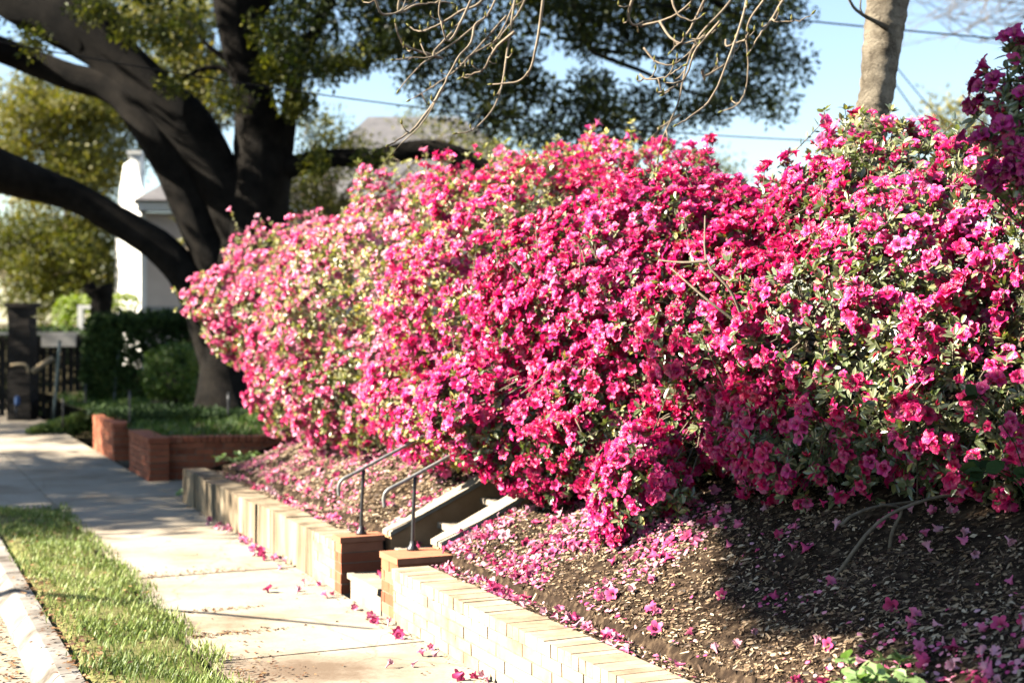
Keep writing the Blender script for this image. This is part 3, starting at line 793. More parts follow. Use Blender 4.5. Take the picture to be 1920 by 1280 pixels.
leaves_on(240, lambda n: rng.uniform(-1, 7, n), lambda n: -np.abs(rng.normal(0, .06, n)) - .01, .007, .012, .035)
leaves_on(90, lambda n: rng.uniform(-1, 6, n), lambda n: rng.uniform(-1.1, 0, n), .006, .012, .03)
leaves_on(260, lambda n: rng.normal(.55, .35, n), lambda n: -1.1 + np.abs(rng.normal(0, .16, n)), .007, .012, .035)
tag(g.build('leaf_litter', MAT['brown_leaf'], smooth=False), kind='stuff')

# fallen azalea blossoms: the 300 that show largest are objects of their own, the rest one litter
fallen = []
for mesh_k in range(3):
    g = Geo(); tm = flower_tm(3, 2, 3, 40 + mesh_k, (.95, .75, .55)[mesh_k]); g.add(*tm[:3], m=tm[3], t=.25 + .3 * mesh_k)
    o = g.build('fallen_blossom', [MAT['petal_fallen'], MAT['stamen']]); fallen.append((o.data, tm)); bpy.data.objects.remove(o)
def put_fallen(P, Nv, label, group, m):
    d = norm(Nv * rng.uniform(-1, 1, (len(P), 1)) + rng.normal(size=(len(P), 3)) * .7)
    fr = rng.uniform(.028, .042, len(P)); F = frames_z(d, rng) * fr[:, None, None]
    v = rng.integers(0, 3, len(P)); q = P + Nv * (fr * .45)[:, None]
    order = np.argsort(np.linalg.norm(P - CAM, axis=1))
    for i in order[:m]:
        tag(to_obj(None, 'fallen_blossom', fallen[v[i]][0], F[i], q[i]), label, 'blossom', group)
    return [(F[order[m:]][v[order[m:]] == k], q[order[m:]][v[order[m:]] == k], k) for k in range(3)]
rest = []
P, Nv, s, t = bank_pts(2600, -2.6, 1.75, .22, 1.9, rng)
kk = (rng.uniform(size=len(P)) < np.clip(.30 + .38 * nz2(P, 2.2), .06, 1) * np.where(s > -.3, .75, np.where(t < .8, .6, .22)))
rest += put_fallen(P[kk], Nv[kk], 'fallen pink blossom lying on the mulch between steps and right edge', 'fallen blossoms on the near bank', 190)
P, Nv, s, t = bank_pts(420, 2.6, 7.1, .2, 1.2, rng)
kk = rng.uniform(size=len(P)) < np.clip(.4 + .5 * nz2(P, 2.0), .05, 1)
rest += put_fallen(P[kk], Nv[kk], 'fallen pink blossom lying on the sunlit mulch beyond the handrails', 'fallen blossoms on the far bank', 60)
s = np.concatenate([rng.uniform(-.3, 3.0, 26), rng.uniform(3.4, 6, 34)]); t = np.concatenate([-np.abs(rng.normal(0, .22, 26)) - .02, -np.abs(rng.normal(0, .07, 34)) - .015])
P = W(s, t, .004); Nv = np.tile([0, 0, 1.0], (len(P), 1))
put_fallen(P, Nv, 'fallen pink blossom lying on the pale sidewalk near the wall foot', 'fallen blossoms on the sidewalk', 60)
P = []
for k in range(6):
    m = 9; s = rng.uniform(ST0, ST1, m); t = .08 + .30 * k + rng.uniform(.02, .24, m); P.append(W(s, t, .135 + .14 * k))
P = np.concatenate(P); rest += put_fallen(P, np.tile([0, 0, 1.0], (len(P), 1)), 'fallen pink blossom lying on a tread of the steps', 'fallen blossoms on the steps', 40)
g = Geo()
for F, q, k in rest: g.inst(fallen[k][1], F, q, rng.uniform(0, 1, len(q)))
P, Nv, s, t = bank_pts(16000, -2.6, 7.1, .2, 1.25, rng)
kk = rng.uniform(size=len(P)) < np.clip(.3 + .55 * nz2(P, 2.2), .02, 1) * np.where(s < -.3, np.where(t < .8, .6, .2), 1)
PET = (np.array([[0, 0, 0], [.4, .45, .12], [.25, .95, .02], [-.25, .95, .05], [-.4, .45, .1]]), np.array([0, 1, 2, 3, 4]), np.array([5]))
g.inst(PET, flat(P[kk], Nv[kk], rng.uniform(.014, .030, kk.sum()), rng, .4), P[kk] + Nv[kk] * .012, rng.uniform(.2, 1, kk.sum()))
tag(g.build('petal_litter', [MAT['petal_fallen'], MAT['stamen']], smooth=False), kind='stuff')

# leafy weeds
def leafy_plant(base, n, h, l0, l1, label, mat='weed_leaf', spread=.16, w=None, cat='plant', name='leafy_plant', group=None):
    o = thing(name, base, label, cat, group)
    g, gs = Geo(), Geo()
    for i in range(n):
        a = rng.uniform(0, 6.28); r = spread * math.sqrt(rng.uniform(.05, 1))
        tip = base + np.array([math.cos(a) * r, math.sin(a) * r, h * rng.uniform(.35, 1)])
        gs.add(*tube(smooth_path([base + np.array([math.cos(a), math.sin(a), 0]) * r * .15, (base + tip) / 2 + np.array([0, 0, h * .12]), tip], 5), .0025, 4, False))
        m = 5
        Pn = np.tile(tip, (m, 1)); Fm, O, _ = whorls(Pn[:1], np.array([[math.cos(a) * .3, math.sin(a) * .3, 1.0]]), rng, 4, 6, l0, l1, 50, 95)
        g.inst(leaf_tm(.34, .1, .2), Fm, O, rng.uniform(.2, 1, len(O)))
    g.build('foliage', MAT[mat], o, smooth=False); gs.build('stems', MAT[mat], o)
    return o
wb = at(1655, 1262, 4.75); s_, t_ = to_st(wb); wb[2] = float(bank_z(s_, t_))
leafy_plant(wb, 26, .18, .04, .075, 'pale green broad leaved weed among fallen blossoms at the bottom right', spread=.15)
q = W(1.52, .95, float(bank_z(1.52, .95))); leafy_plant(q, 22, .20, .03, .05, 'dark green leafy seedling beside the near cheek wall of the steps', 'weed_leaf', .22)
q = W(7.42, .05, .0); leafy_plant(q, 16, .16, .03, .06, 'small green weed growing against the far end of the retaining wall', 'weed_leaf', .12)
q = W(7.0, .45, float(bank_z(7.0, .45))); leafy_plant(q, 18, .10, .03, .06, 'low green ground plant on top of the far wall end', 'weed_leaf', .25)
q = W(-1.95, 1.5, float(bank_z(-1.95, 1.5))); leafy_plant(q, 22, .55, .06, .10, 'dark leaved sapling standing under the azalea at the right edge', 'dark_leaf', .3)

# ------------------------------------------------------------------ the live oak
def limb_px(rows, Y, n=26):               # rows px, py, half width px [, Y]
    out = []
    for r in rows:
        y = r[3] if len(r) > 3 else Y
        p = at(r[0], r[1], y); out.append([*p, r[2] / FPX * y])
    return interp_path(out, n)
YO = 19.6
oak_base = at(425, 752, YO)
oak = thing('live_oak', oak_base, 'massive dark live oak with spreading limbs behind the hedge', 'tree')
def oak_part(name, rows, n=26, sides=14, rough=.05, Y=YO):
    g = Geo(); P, r = limb_px(rows, Y, n); g.add(*tube(P, r, sides, True, rough, len(rows) * 7 + int(rows[0][0]))); return g.build(name, MAT['oak_bark'], oak)
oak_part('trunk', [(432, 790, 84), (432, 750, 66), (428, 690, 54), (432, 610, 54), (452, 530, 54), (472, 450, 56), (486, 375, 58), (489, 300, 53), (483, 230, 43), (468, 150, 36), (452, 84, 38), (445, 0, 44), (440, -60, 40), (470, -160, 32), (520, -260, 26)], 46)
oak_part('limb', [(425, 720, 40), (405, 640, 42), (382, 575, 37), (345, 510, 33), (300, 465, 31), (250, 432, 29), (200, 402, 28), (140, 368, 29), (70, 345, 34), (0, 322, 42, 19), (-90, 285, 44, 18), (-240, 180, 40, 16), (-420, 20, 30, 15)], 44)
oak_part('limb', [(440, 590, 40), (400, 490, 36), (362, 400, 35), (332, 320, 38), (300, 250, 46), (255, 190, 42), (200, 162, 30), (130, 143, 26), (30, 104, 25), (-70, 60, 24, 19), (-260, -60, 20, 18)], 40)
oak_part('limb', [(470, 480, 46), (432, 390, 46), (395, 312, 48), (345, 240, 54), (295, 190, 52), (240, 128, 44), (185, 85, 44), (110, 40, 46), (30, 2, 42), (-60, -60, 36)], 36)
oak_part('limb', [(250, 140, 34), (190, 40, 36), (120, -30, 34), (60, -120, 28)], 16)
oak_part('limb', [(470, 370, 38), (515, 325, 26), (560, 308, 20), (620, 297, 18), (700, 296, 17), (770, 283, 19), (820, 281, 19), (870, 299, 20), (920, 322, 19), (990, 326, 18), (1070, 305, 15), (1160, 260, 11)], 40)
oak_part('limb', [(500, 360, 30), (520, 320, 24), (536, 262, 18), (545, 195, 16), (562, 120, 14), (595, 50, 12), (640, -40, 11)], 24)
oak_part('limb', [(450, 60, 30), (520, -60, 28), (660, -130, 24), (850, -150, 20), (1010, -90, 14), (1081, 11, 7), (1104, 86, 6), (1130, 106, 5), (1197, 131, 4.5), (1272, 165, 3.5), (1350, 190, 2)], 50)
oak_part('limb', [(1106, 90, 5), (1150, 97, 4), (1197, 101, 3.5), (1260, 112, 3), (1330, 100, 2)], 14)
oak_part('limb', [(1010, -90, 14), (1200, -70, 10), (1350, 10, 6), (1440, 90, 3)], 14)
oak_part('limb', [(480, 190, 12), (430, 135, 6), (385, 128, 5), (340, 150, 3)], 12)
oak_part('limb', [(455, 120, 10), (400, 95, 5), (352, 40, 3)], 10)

def crown_leaves(g, blobs, per, l0, l1, rng, tm=LEAF_LO, base_t=.45, flat_z=.8):
    for (p, r) in blobs:
        n = max(6, int(per * r ** 2))
        u = norm(rng.normal(size=(n, 3))) * (rng.uniform(0, 1, (n, 1)) ** .45) * r
        u[:, 2] *= flat_z
        d = norm(u + rng.normal(size=(n, 3)) * r * .8)
        F = frames_y(d, np.array([0, 0, 1.0]) + rng.normal(size=(n, 3)) * .8) * rng.uniform(l0, l1, n)[:, None, None]
        g.inst(tm, F, p + u, np.clip(base_t + rng.normal() * .10 + rng.normal(size=n) * .18, 0, 1))
def sub_blobs(p, R_, n, r0, r1, rng, fz=.7):
    out = []
    for _ in range(n):
        u = norm(rng.normal(size=3)) * rng.uniform(0, 1) ** .4 * R_; u[2] *= fz
        out.append((p + u, rng.uniform(r0, r1)))
    return out
rng = np.random.default_rng(77)
blobs = []
low = lambda x: np.interp(x, [480, 560, 620, 690, 770, 860, 930, 1010, 1100, 1200, 1290, 1340, 1400, 1450, 1500], [150, 190, 130, 120, 150, 210, 275, 290, 270, 265, 255, 205, 195, 215, 150])
gaps = [(700, 178, 62), (1035, 70, 45), (1150, 130, 40), (655, 30, 30), (1000, 130, 22), (640, 70, 28), (950, 260, 25), (1230, 150, 26), (605, 215, 22)]
for x in np.arange(520, 1500, 36):
    for y in np.arange(-190, 300, 34):
        for layer in range(2):
            xx, yy = x + rng.normal() * 16, y + rng.normal() * 14
            if yy > low(xx) or xx > 1478 + 20 * math.sin(yy * .06): continue
            if any(math.hypot(xx - a, yy - b) < c for a, b, c in gaps): continue
            if rng.uniform() < (.22 if yy > 0 else .3): continue
            Yb = YO + rng.uniform(-2.2, 1.2) if layer == 0 else YO + rng.uniform(0, 3)
            blobs.append((at(xx, yy, Yb), rng.uniform(.20, .40)))
sprays = []
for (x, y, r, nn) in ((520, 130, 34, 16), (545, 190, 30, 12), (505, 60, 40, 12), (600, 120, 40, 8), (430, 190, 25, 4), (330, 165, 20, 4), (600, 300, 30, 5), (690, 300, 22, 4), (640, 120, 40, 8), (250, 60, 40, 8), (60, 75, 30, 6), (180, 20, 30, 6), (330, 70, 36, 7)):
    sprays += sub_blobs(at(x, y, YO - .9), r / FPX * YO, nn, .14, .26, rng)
g = Geo(); crown_leaves(g, sprays, 1500, .06, .10, rng, base_t=.82); crown_leaves(g, blobs, 1700, .06, .105, rng, base_t=.46)  # sprays tinted paler to look sunlit, though they hang in shade
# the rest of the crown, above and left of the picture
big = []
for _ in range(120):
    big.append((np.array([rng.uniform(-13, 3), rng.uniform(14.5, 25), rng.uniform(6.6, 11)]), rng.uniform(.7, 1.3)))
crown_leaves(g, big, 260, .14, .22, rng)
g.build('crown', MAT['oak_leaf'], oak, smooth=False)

# ------------------------------------------------------------------ the bare tree with drooping twigs
bt_base = at(1615, 470, 9.3); s_, t_ = to_st(bt_base); bt_base[2] = float(bank_z(s_, t_)) - .02
bare = thing('bare_tree', bt_base, 'bare grey barked tree leaning behind the pink azaleas at right', 'tree')
g = Geo()
rows = [at(1600, 520, 9.2), at(1618, 330, 9.2), at(1632, 235, 9.2), at(1642, 180, 9.2), at(1655, 80, 9.2), at(1664, 0, 9.2), at(1690, -200, 9.2), at(1700, -420, 9.0)]
rows[0] = bt_base.copy() + np.array([0, 0, -.1])
P, r = interp_path([[*p, q] for p, q in zip(rows, (.15, .125, .113, .110, .122, .133, .125, .10))], 90)
P, r = P, r * (1 + .03 * np.sin(np.arange(len(r)) * 1.7)); g.add(*tube(P, r, 28, True, .045, 5)); g.build('trunk', MAT['grey_bark'], bare)
g = Geo()
top = at(1695, -300, 9.1)
for pts, r0, r1 in (([top, at(1500, -330, 8.8), at(1330, -210, 8.4), at(1100, -170, 8.0), at(880, -150, 7.6), at(700, -120, 7.4)], .07, .02),
                    ([top, at(1560, -200, 8.6), at(1430, -130, 8.1), at(1330, -60, 7.8), at(1280, -40, 7.6)], .05, .016)):
    g.add(*tube(smooth_path(pts, 30), np.linspace(r0, r1, 30), 9, True, .03, 3))
g.build('limb', MAT['bare_twig'], bare)
g = Geo(); P, r = interp_path([[*at(1662, 52, 9.08), .02], [*at(1640, 40, 9.0), .014], [*at(1615, 26, 8.95), .011], [*at(1595, 5, 8.9), .009], [*at(1570, -60, 8.8), .008]], 14)
g.add(*tube(P, r, 8)); P, r = interp_path([[*at(1617, 26, 8.95), .008], [*at(1613, 12, 8.93), .006], [*at(1618, -30, 8.9), .005]], 6); g.add(*tube(P, r, 6))
g.build('limb', MAT['grey_bark'], bare)
TW = [[(960, -60), (929, 0), (905, 37), (822, 101), (785, 131), (744, 184)], [(905, 37), (890, 49), (882, 82), (860, 105), (843, 140), (826, 172), (808, 210), (785, 244), (736, 292)],
      [(980, -60), (965, 0), (950, 94), (939, 154), (920, 199), (882, 236), (845, 247)], [(1022, -60), (1017, 0), (1006, 75), (991, 127), (965, 154), (935, 161), (915, 158)],
      [(940, -50), (900, 5), (860, 22), (815, 50), (790, 57), (774, 47)], [(690, -40), (703, 0), (714, 26), (736, 30), (770, 19), (810, -10)], [(830, 165), (804, 206), (770, 244), (729, 268)],
      [(830, 110), (785, 97), (760, 88), (751, 75), (747, 56)], [(990, -60), (940, 60), (905, 90), (870, 103), (855, 125)], [(905, -50), (860, 50), (838, 75), (826, 20), (835, -30)],
      [(848, 60), (815, 95), (800, 112), (735, 118)], [(950, 30), (900, 82), (850, 130), (800, 160), (765, 178)], [(760, -40), (745, 20), (775, 12), (830, 5)], [(1000, -40), (975, 20), (950, 50), (925, 72)], [(965, 60), (930, 90), (905, 130), (870, 152)],
      [(1400, -50), (1365, 8), (1312, 68), (1290, 124), (1275, 195), (1256, 240), (1241, 292)], [(1255, -40), (1260, 0), (1275, 30), (1301, 41), (1325, 36)], [(1237, 41), (1256, 68), (1279, 79), (1312, 68), (1345, 40)],
      [(1207, 90), (1230, 116), (1260, 120), (1290, 98), (1320, 60)], [(1405, -40), (1399, 0), (1387, 49), (1365, 112), (1335, 180), (1294, 210), (1271, 217)],
      [(1450, -40), (1432, 0), (1406, 37), (1399, 75), (1402, 112), (1400, 168), (1385, 198), (1361, 210)], [(1480, -20), (1462, 11), (1432, 49), (1399, 101)], [(1361, 75), (1361, 88), (1384, 75), (1400, 60)],
      [(1200, 49), (1256, 34), (1294, 7), (1330, -30)], [(1316, 131), (1324, 142), (1365, 116), (1380, 90)], [(1275, 215), (1237, 240), (1211, 255)], [(1447, 36), (1459, 41), (1492, 37), (1530, 20)],
      [(1340, -40), (1312, 20), (1290, 60), (1262, 95)], [(1350, 40), (1310, 90), (1282, 150), (1250, 175)], [(1200, 140), (1215, 150), (1250, 145), (1282, 120)], [(1195, -30), (1180, 30), (1200, 48), (1230, 44)]]
g, gb = Geo(), Geo()
for i, c in enumerate(TW):
    Yt = rng.uniform(6.9, 7.9); dy = rng.uniform(-.3, .3)
    pts = [at(a, b_, Yt + dy * k / len(c)) for k, (a, b_) in enumerate(c)]
    Q = smooth_path(pts, 26); m = len(Q)
    Q = Q + np.cumsum(rng.normal(size=Q.shape) * .0035, 0) * np.linspace(0, 1, m)[:, None]
    g.add(*tube(Q, np.linspace(.0095, .0035, m) * rng.uniform(.6, 1.15), 6))
    for k in range(5, m - 1, 4):          # short spur shoots with buds
        if rng.uniform() < .55:
            tdir = norm(Q[k + 1] - Q[k]); d = norm(tdir * .6 + rng.normal(size=3) * .5); L_ = rng.uniform(.02, .10)
            e = Q[k] + d * L_ + np.array([0, 0, .02])
            g.add(*tube(np.array([Q[k], Q[k] + d * L_ * .5, e]), [.0045, .0035, .0028], 5))
            gb.add(*tube(np.array([e, e + np.array([0, 0, .012]), e + np.array([0, 0, .028])]), [.004, .0065, .001], 5), t=.7)
    e = Q[-1]; gb.add(*tube(np.array([e, e + norm(Q[-1] - Q[-2]) * .014, e + norm(Q[-1] - Q[-2]) * .03]), [.005, .0065, .001], 5), t=.6)
g.build('twigs', MAT['bare_twig'], bare); tag(gb.build('buds', MAT['far_leaf'], bare), kind='stuff')

# ------------------------------------------------------------------ trees and plants further back
def far_tree(name, base, trunk_top, r0, blobs, per, l0, l1, mat, label, group, bt=.5, stems=None):
    o = thing(name, base, label, 'tree', group)
    g = Geo(); mid = (base + trunk_top) / 2 + rng.normal(size=3) * .15
    g.add(*tube(smooth_path([base - [0, 0, .3], mid, trunk_top], 12), np.linspace(r0, r0 * .45, 12), 8, True, .05, 2)); 
    for (p, r) in blobs[::3]:
        st = base * .3 + trunk_top * .7
        g.add(*tube(smooth_path([st, (st + p) / 2 + rng.normal(size=3) * .2, p], 8), np.linspace(r0 * .35, r0 * .06, 8), 5, False))
    for sp in (stems or []): g.add(*tube(smooth_path(sp[0], 10), sp[1], 6))
    g.build('trunk', MAT['twig'], o)
    g = Geo(); crown_leaves(g, blobs, per, l0, l1, rng, base_t=bt); g.build('crown', MAT[mat], o, smooth=False)
    return o
def px_blobs(lst, Y, rng, dy=2.0):
    out = []
    for (x, y, rp, n) in lst:
        for _ in range(n):
            a = rng.uniform(0, 6.28); q = math.sqrt(rng.uniform()) * rp
            Yb = Y + rng.uniform(-dy, dy); out.append((at(x + q * math.cos(a), y + q * math.sin(a) * .9, Yb), rng.uniform(.35, .75) * Y / 34))
    return out
GT = 'trees beyond the oak'
far_tree('leafy_tree', np.array([-12, 38, .5]), at(110, 200, 38), .16, px_blobs([(50, 220, 70, 24), (150, 245, 80, 34), (205, 300, 50, 14), (110, 330, 65, 20), (210, 205, 60, 18), (20, 300, 40, 10), (40, 130, 40, 8), (170, 400, 40, 8)], 38, rng), 520, .09, .17, 'far_leaf', 'yellow green leafy tree seen below the upper left limb', GT, .62,
         [([at(95, 560, 41), at(85, 380, 41), at(100, 200, 41)], .03), ([at(60, 560, 41), at(66, 400, 41), at(40, 200, 41)], .028), ([at(110, 560, 41), at(130, 400, 41), at(120, 200, 41)], .022), ([at(30, 560, 41), at(22, 400, 41), at(30, 200, 41)], .035)])
far_tree('leafy_tree', np.array([-7.05, 31, .5]), at(400, 60, 31), .12, px_blobs([(340, 50, 60, 34), (280, 20, 55, 24), (390, 140, 50, 18), (430, 200, 30, 8), (330, 120, 55, 16), (395, 225, 30, 6), (370, 330, 16, 5), (390, 400, 20, 8), (395, 450, 18, 6)], 31, rng, 1.5), 420, .09, .16, 'far_leaf', 'olive leaved tree seen through the fork of the oak', GT, .55)
far_tree('leafy_tree', np.array([-15, 40, .5]), at(20, 430, 40), .2, px_blobs([(30, 450, 60, 24), (110, 470, 60, 26), (180, 470, 40, 18), (60, 540, 60, 24), (140, 540, 45, 16), (190, 520, 26, 10)], 38, rng, 2), 420, .10, .18, 'far_leaf', 'mossy green tree below the lowest oak limb', GT, .40)
far_tree('leafy_tree', np.array([-3.9, 26, .6]), at(620, 330, 26), .12, px_blobs([(600, 250, 45, 12), (640, 290, 50, 12), (560, 350, 40, 14), (600, 370, 50, 16), (680, 300, 40, 6), (870, 260, 55, 12), (930, 290, 30, 6), (790, 240, 40, 4)], 26, rng, 1.2), 420, .07, .12, 'far_leaf', 'olive shrubby tree between the oak trunk and the grey roof', GT, .45)
far_tree('leafy_tree', np.array([12.6, 41, 1.5]), at(1790, 260, 41), .15, px_blobs([(1790, 235, 32, 12), (1760, 205, 22, 5), (1820, 215, 30, 10), (1800, 290, 40, 12)], 41, rng, 1.2), 90, .12, .2, 'far_leaf', 'small yellow green tree low in the sky beside the magenta azalea', GT, .75)
far_tree('leafy_tree', np.array([5.0, 36, 1.5]), at(1350, 350, 36), .15, px_blobs([(1345, 330, 28, 12), (1320, 350, 30, 8)], 36, rng, 1.0), 120, .10, .16, 'far_leaf', 'small hazy tree just above the hedge dip', GT, .4)
far_tree('leafy_tree', np.array([8.0, 33, 1.5]), at(1590, 330, 33), .15, px_blobs([(1590, 320, 26, 10), (1690, 290, 30, 8), (1700, 330, 40, 8)], 33, rng, 1.0), 90, .09, .14, 'far_leaf', 'small green tree behind the leaning grey trunk', GT, .4)
# a fine twigged bare tree, top right
o = thing('bare_tree', (16.5, 34, 1.5), 'distant bare tree with hazy fine twigs in the top right sky', 'tree', None)
g = Geo(); g.add(*tube(smooth_path([np.array([16.5, 34, 1.0]), np.array([16.3, 34, 6]), np.array([15.5, 34, 11])], 12), np.linspace(.25, .1, 12), 8)); g.build('trunk', MAT['grey_bark'], o)
g = Geo()
for _ in range(46):
    a = at(rng.uniform(1840, 2150), rng.uniform(-250, 60), 34 + rng.uniform(-1, 1)); c = at(rng.uniform(1690, 1900), rng.uniform(-60, 95), 34 + rng.uniform(-1, 1))
    m = (a + c) / 2 + rng.normal(size=3) * .3 - np.array([0, 0, .3]); Q = smooth_path([a, m, c], 8)
    g.add(*tube(Q, np.linspace(.022, .006, 8), 4, False))
    for k in range(2, 8):
        for _ in range(2):
            e = Q[k] + norm(rng.normal(size=3)) * rng.uniform(.15, .5) * [1, 1, .7]; g.add(*tube(np.array([Q[k], (Q[k] + e) / 2 + rng.normal(size=3) * .03, e]), [.008, .006, .004], 3, False))
g.build('twigs', MAT['twig'], o)

def hedge_box(name, c, half, n, l0, l1, mat, label, rough=.05, cat='hedge', group=None):
    o = thing(name, (c[0], c[1], c[2] - half[2]), label, cat, group)
    g = Geo(); hs = np.array(half)
    u = rng.uniform(-1, 1, (n, 3)); ax = rng.integers(0, 3, n); sg_ = rng.choice([-1, 1], n); u[np.arange(n), ax] = sg_ * rng.uniform(.8, 1.0, n)
    u = u / np.maximum(1, np.linalg.norm(u, axis=1, keepdims=True) ** .55 * .92)
    P = np.asarray(c) + u * hs * (1 + rough * nz1(u * hs, 1.2)[:, None])
    d = norm(u / hs + rng.normal(size=(n, 3)) * .8)
    g.inst(LEAF_LO, frames_y(rng.normal(size=(n, 3)) + np.array([0, 0, .4]), d + rng.normal(size=(n, 3)) * .35) * rng.uniform(l0, l1, n)[:, None, None], P, np.clip(.5 + .2 * nz1(P, 1.0) + rng.normal(size=n) * .2, 0, 1))
    g.build('foliage', MAT[mat], o, smooth=False)
    g = Geo()
    for _ in range(8):
        st = np.array([c[0] + rng.uniform(-.4, .4) * hs[0], c[1], c[2] - hs[2]]); e = np.asarray(c) + rng.uniform(-.7, .7, 3) * hs
        g.add(*tube(smooth_path([st, (st + e) / 2 + rng.normal(size=3) * .1, e], 6), np.linspace(.04, .012, 6), 5))
    g.build('stems', MAT['twig'], o)
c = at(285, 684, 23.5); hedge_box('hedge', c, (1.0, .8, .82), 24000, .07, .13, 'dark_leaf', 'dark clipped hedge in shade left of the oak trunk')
c = at(155, 600, 29); hedge_box('hedge', c, (.50, .6, .48), 2600, .06, .12, 'lime_leaf', 'bright lime green bush glowing in sun before the white house')
c = at(228, 588, 30); hedge_box('hedge', c, (.28, .5, .40), 1300, .06, .11, 'lime_leaf', 'small square topped lime green hedge against the white house wall')
c = at(320, 705, 21.0); hedge_box('leafy_shrub', c, (.44, .5, .40), 2600, .06, .12, 'lawn', 'mid green shrub with bright tips at the foot of the oak', rough=.22, cat='shrub')
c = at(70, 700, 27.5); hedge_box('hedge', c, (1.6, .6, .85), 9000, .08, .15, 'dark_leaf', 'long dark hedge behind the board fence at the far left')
# low border along the lawn edge
g = Geo(); n = 9000
u = rng.uniform(0, 1, n); a, b_ = at(70, 806, 21.5), at(245, 757, 22.0)
P = a[None] * (1 - u[:, None]) + b_[None] * u[:, None] + np.stack([rng.normal(size=n) * .03, rng.uniform(-.35, .45, n), -np.abs(rng.normal(size=n)) * .10], -1)
F = frames_y(np.array([0, 0, 1.]) + rng.normal(size=(n, 3)) * .7, rng.normal(size=(n, 3))) * rng.uniform(.06, .13, n)[:, None, None]
g.inst(LEAF_LO, F, P, rng.uniform(.2, .8, n))
tag(g.build('border_grass', MAT['grass'], smooth=False), kind='stuff')
g = Geo(); n = 7000
u = rng.uniform(0, 1, n); v = rng.uniform(0, 1, n); a, b_ = at(130, 815, 20), at(470, 770, 19.4)
P = a[None] * (1 - u[:, None]) + b_[None] * u[:, None] + np.stack([v * .2, -v * 2.0, -v * .12 + rng.normal(size=n) * .03], -1)
k_ = (to_st(P)[1] > .1); P = P[k_]; P[:, 2] = lawn_z(*to_st(P)) + rng.uniform(0, .10, len(P))
F = frames_y(rng.normal(size=(len(P), 3)), np.array([0, 0, 1.]) + rng.normal(size=(len(P), 3)) * .5) * rng.uniform(.05, .10, len(P))[:, None, None]
g.inst(LEAF_LO, F, P, rng.uniform(.1, .8, len(P)))
tag(g.build('ivy_cover', MAT['dark_leaf'], smooth=False), kind='stuff')

# ------------------------------------------------------------------ houses
def poly_prism(g, pts, depth_vec, m=0):   # flat outline pts (n,3) extruded
    pts = np.asarray(pts, float); n = len(pts); V = np.concatenate([pts, pts + depth_vec])
    j = np.arange(n); k = (j + 1) % n
    g.add(V, np.concatenate([j, j[::-1] + n, np.stack([j, j + n, k + n, k], -1).ravel()]), [n, n] + [4] * n, m)
hb = at(262, 640, 33); hb[2] = .5
house = thing('white_house', hb, 'white house with a sunlit gable end behind the oak limbs', 'house')
g = Geo()
far_c, near_c = at(216, 600, 36.5), at(264, 600, 33)
x0, x1 = far_c[:2], near_c[:2]
def P3(p2, z): return np.array([p2[0], p2[1], z])
lerp = lambda f: x0 * (1 - f) + x1 * f
side = np.array([4.2, 1.0])
gable = [P3(lerp(0), .3), P3(lerp(1), .3), P3(lerp(1), 4.35), P3(lerp(.62), 5.55), P3(lerp(.36), 5.55), P3(lerp(0), 4.3)]
poly_prism(g, gable, np.array([.12, .03, 0]), 0)
g.build('gable_wall', MAT['white_paint'], house, smooth=False)
g = Geo(); q = x1 + np.array([.10, .03])
poly_prism(g, [P3(q, .3), P3(q + side, .3), P3(q + side, 4.2), P3(q, 4.2)], np.array([-.05, .25, 0]), 0); g.build('front_wall', MAT['tan_stucco'], house, smooth=False)
for f, w in ((.50, .28), (.78, .28)):
    g = Geo(); a = q + side * f + np.array([.01, -.03]); b_ = a + side * w * .5
    poly_prism(g, [P3(a, 2.4), P3(b_, 2.4), P3(b_, 3.9), P3(a, 3.9)], np.array([-.01, .05, 0]), 0); wd = g.build('window', MAT['white_paint'], house, smooth=False)
    g = Geo(); a2 = a + side * .012 + np.array([.003, -.012]); b2 = b_ - side * .012 + np.array([.003, -.012])
    poly_prism(g, [P3(a2, 2.48), P3(b2, 2.48), P3(b2, 3.82), P3(a2, 3.82)], np.array([-.004, .02, 0]), 0); pn = g.build('pane', MAT['window_glass'], house, smooth=False); pn.parent = wd
g = Geo(); poly_prism(g, [P3(q + np.array([-.1, -.35]), 4.22), P3(q + side + np.array([.0, -.35]), 4.22), P3(q + side + np.array([0, -.35]), 4.42), P3(q + np.array([-.1, -.35]), 4.42)], np.array([-.1, .45, 0])); g.build('eave', MAT['white_paint'], house, smooth=False)
g = Geo(); poly_prism(g, [P3(q + np.array([0, -.04]), 1.9), P3(q + side + np.array([0, -.04]), 1.9), P3(q + side + np.array([0, -.04]), 2.02), P3(q + np.array([0, -.04]), 2.02)], np.array([-.01, .035, 0])); g.build('band', MAT['grey_board'], house, smooth=False)
g = Geo(); b2 = q + np.array([-.15, -.45]); ctr = q + side * .5 + np.array([-.6, 2.4])
V = [P3(b2, 4.46), P3(b2 + side + np.array([.4, 0]), 4.46), P3(b2 + side + np.array([-.6, 4.8]), 4.46), P3(lerp(.3) + np.array([.2, .3]), 4.46), P3(ctr + np.array([-1, 0]), 5.6), P3(ctr + np.array([1.2, .2]), 5.6)]
g.add(V, [0, 1, 5, 4, 1, 2, 5, 2, 3, 4, 5, 3, 0, 4, 0, 3, 2, 1], [4, 3, 4, 3, 4]); rf = g.build('roof', MAT['roof_grey'], house, smooth=False)
g = Geo(); cc = at(252, 300, 35.6); box(g, [cc[0] - .14, cc[1], 5.0], [cc[0] + .14, cc[1] + .4, 5.85]); box(g, [cc[0] - .18, cc[1] - .04, 5.852], [cc[0] + .18, cc[1] + .44, 5.93]); ch = g.build('chimney', MAT['white_paint'], house, smooth=False)

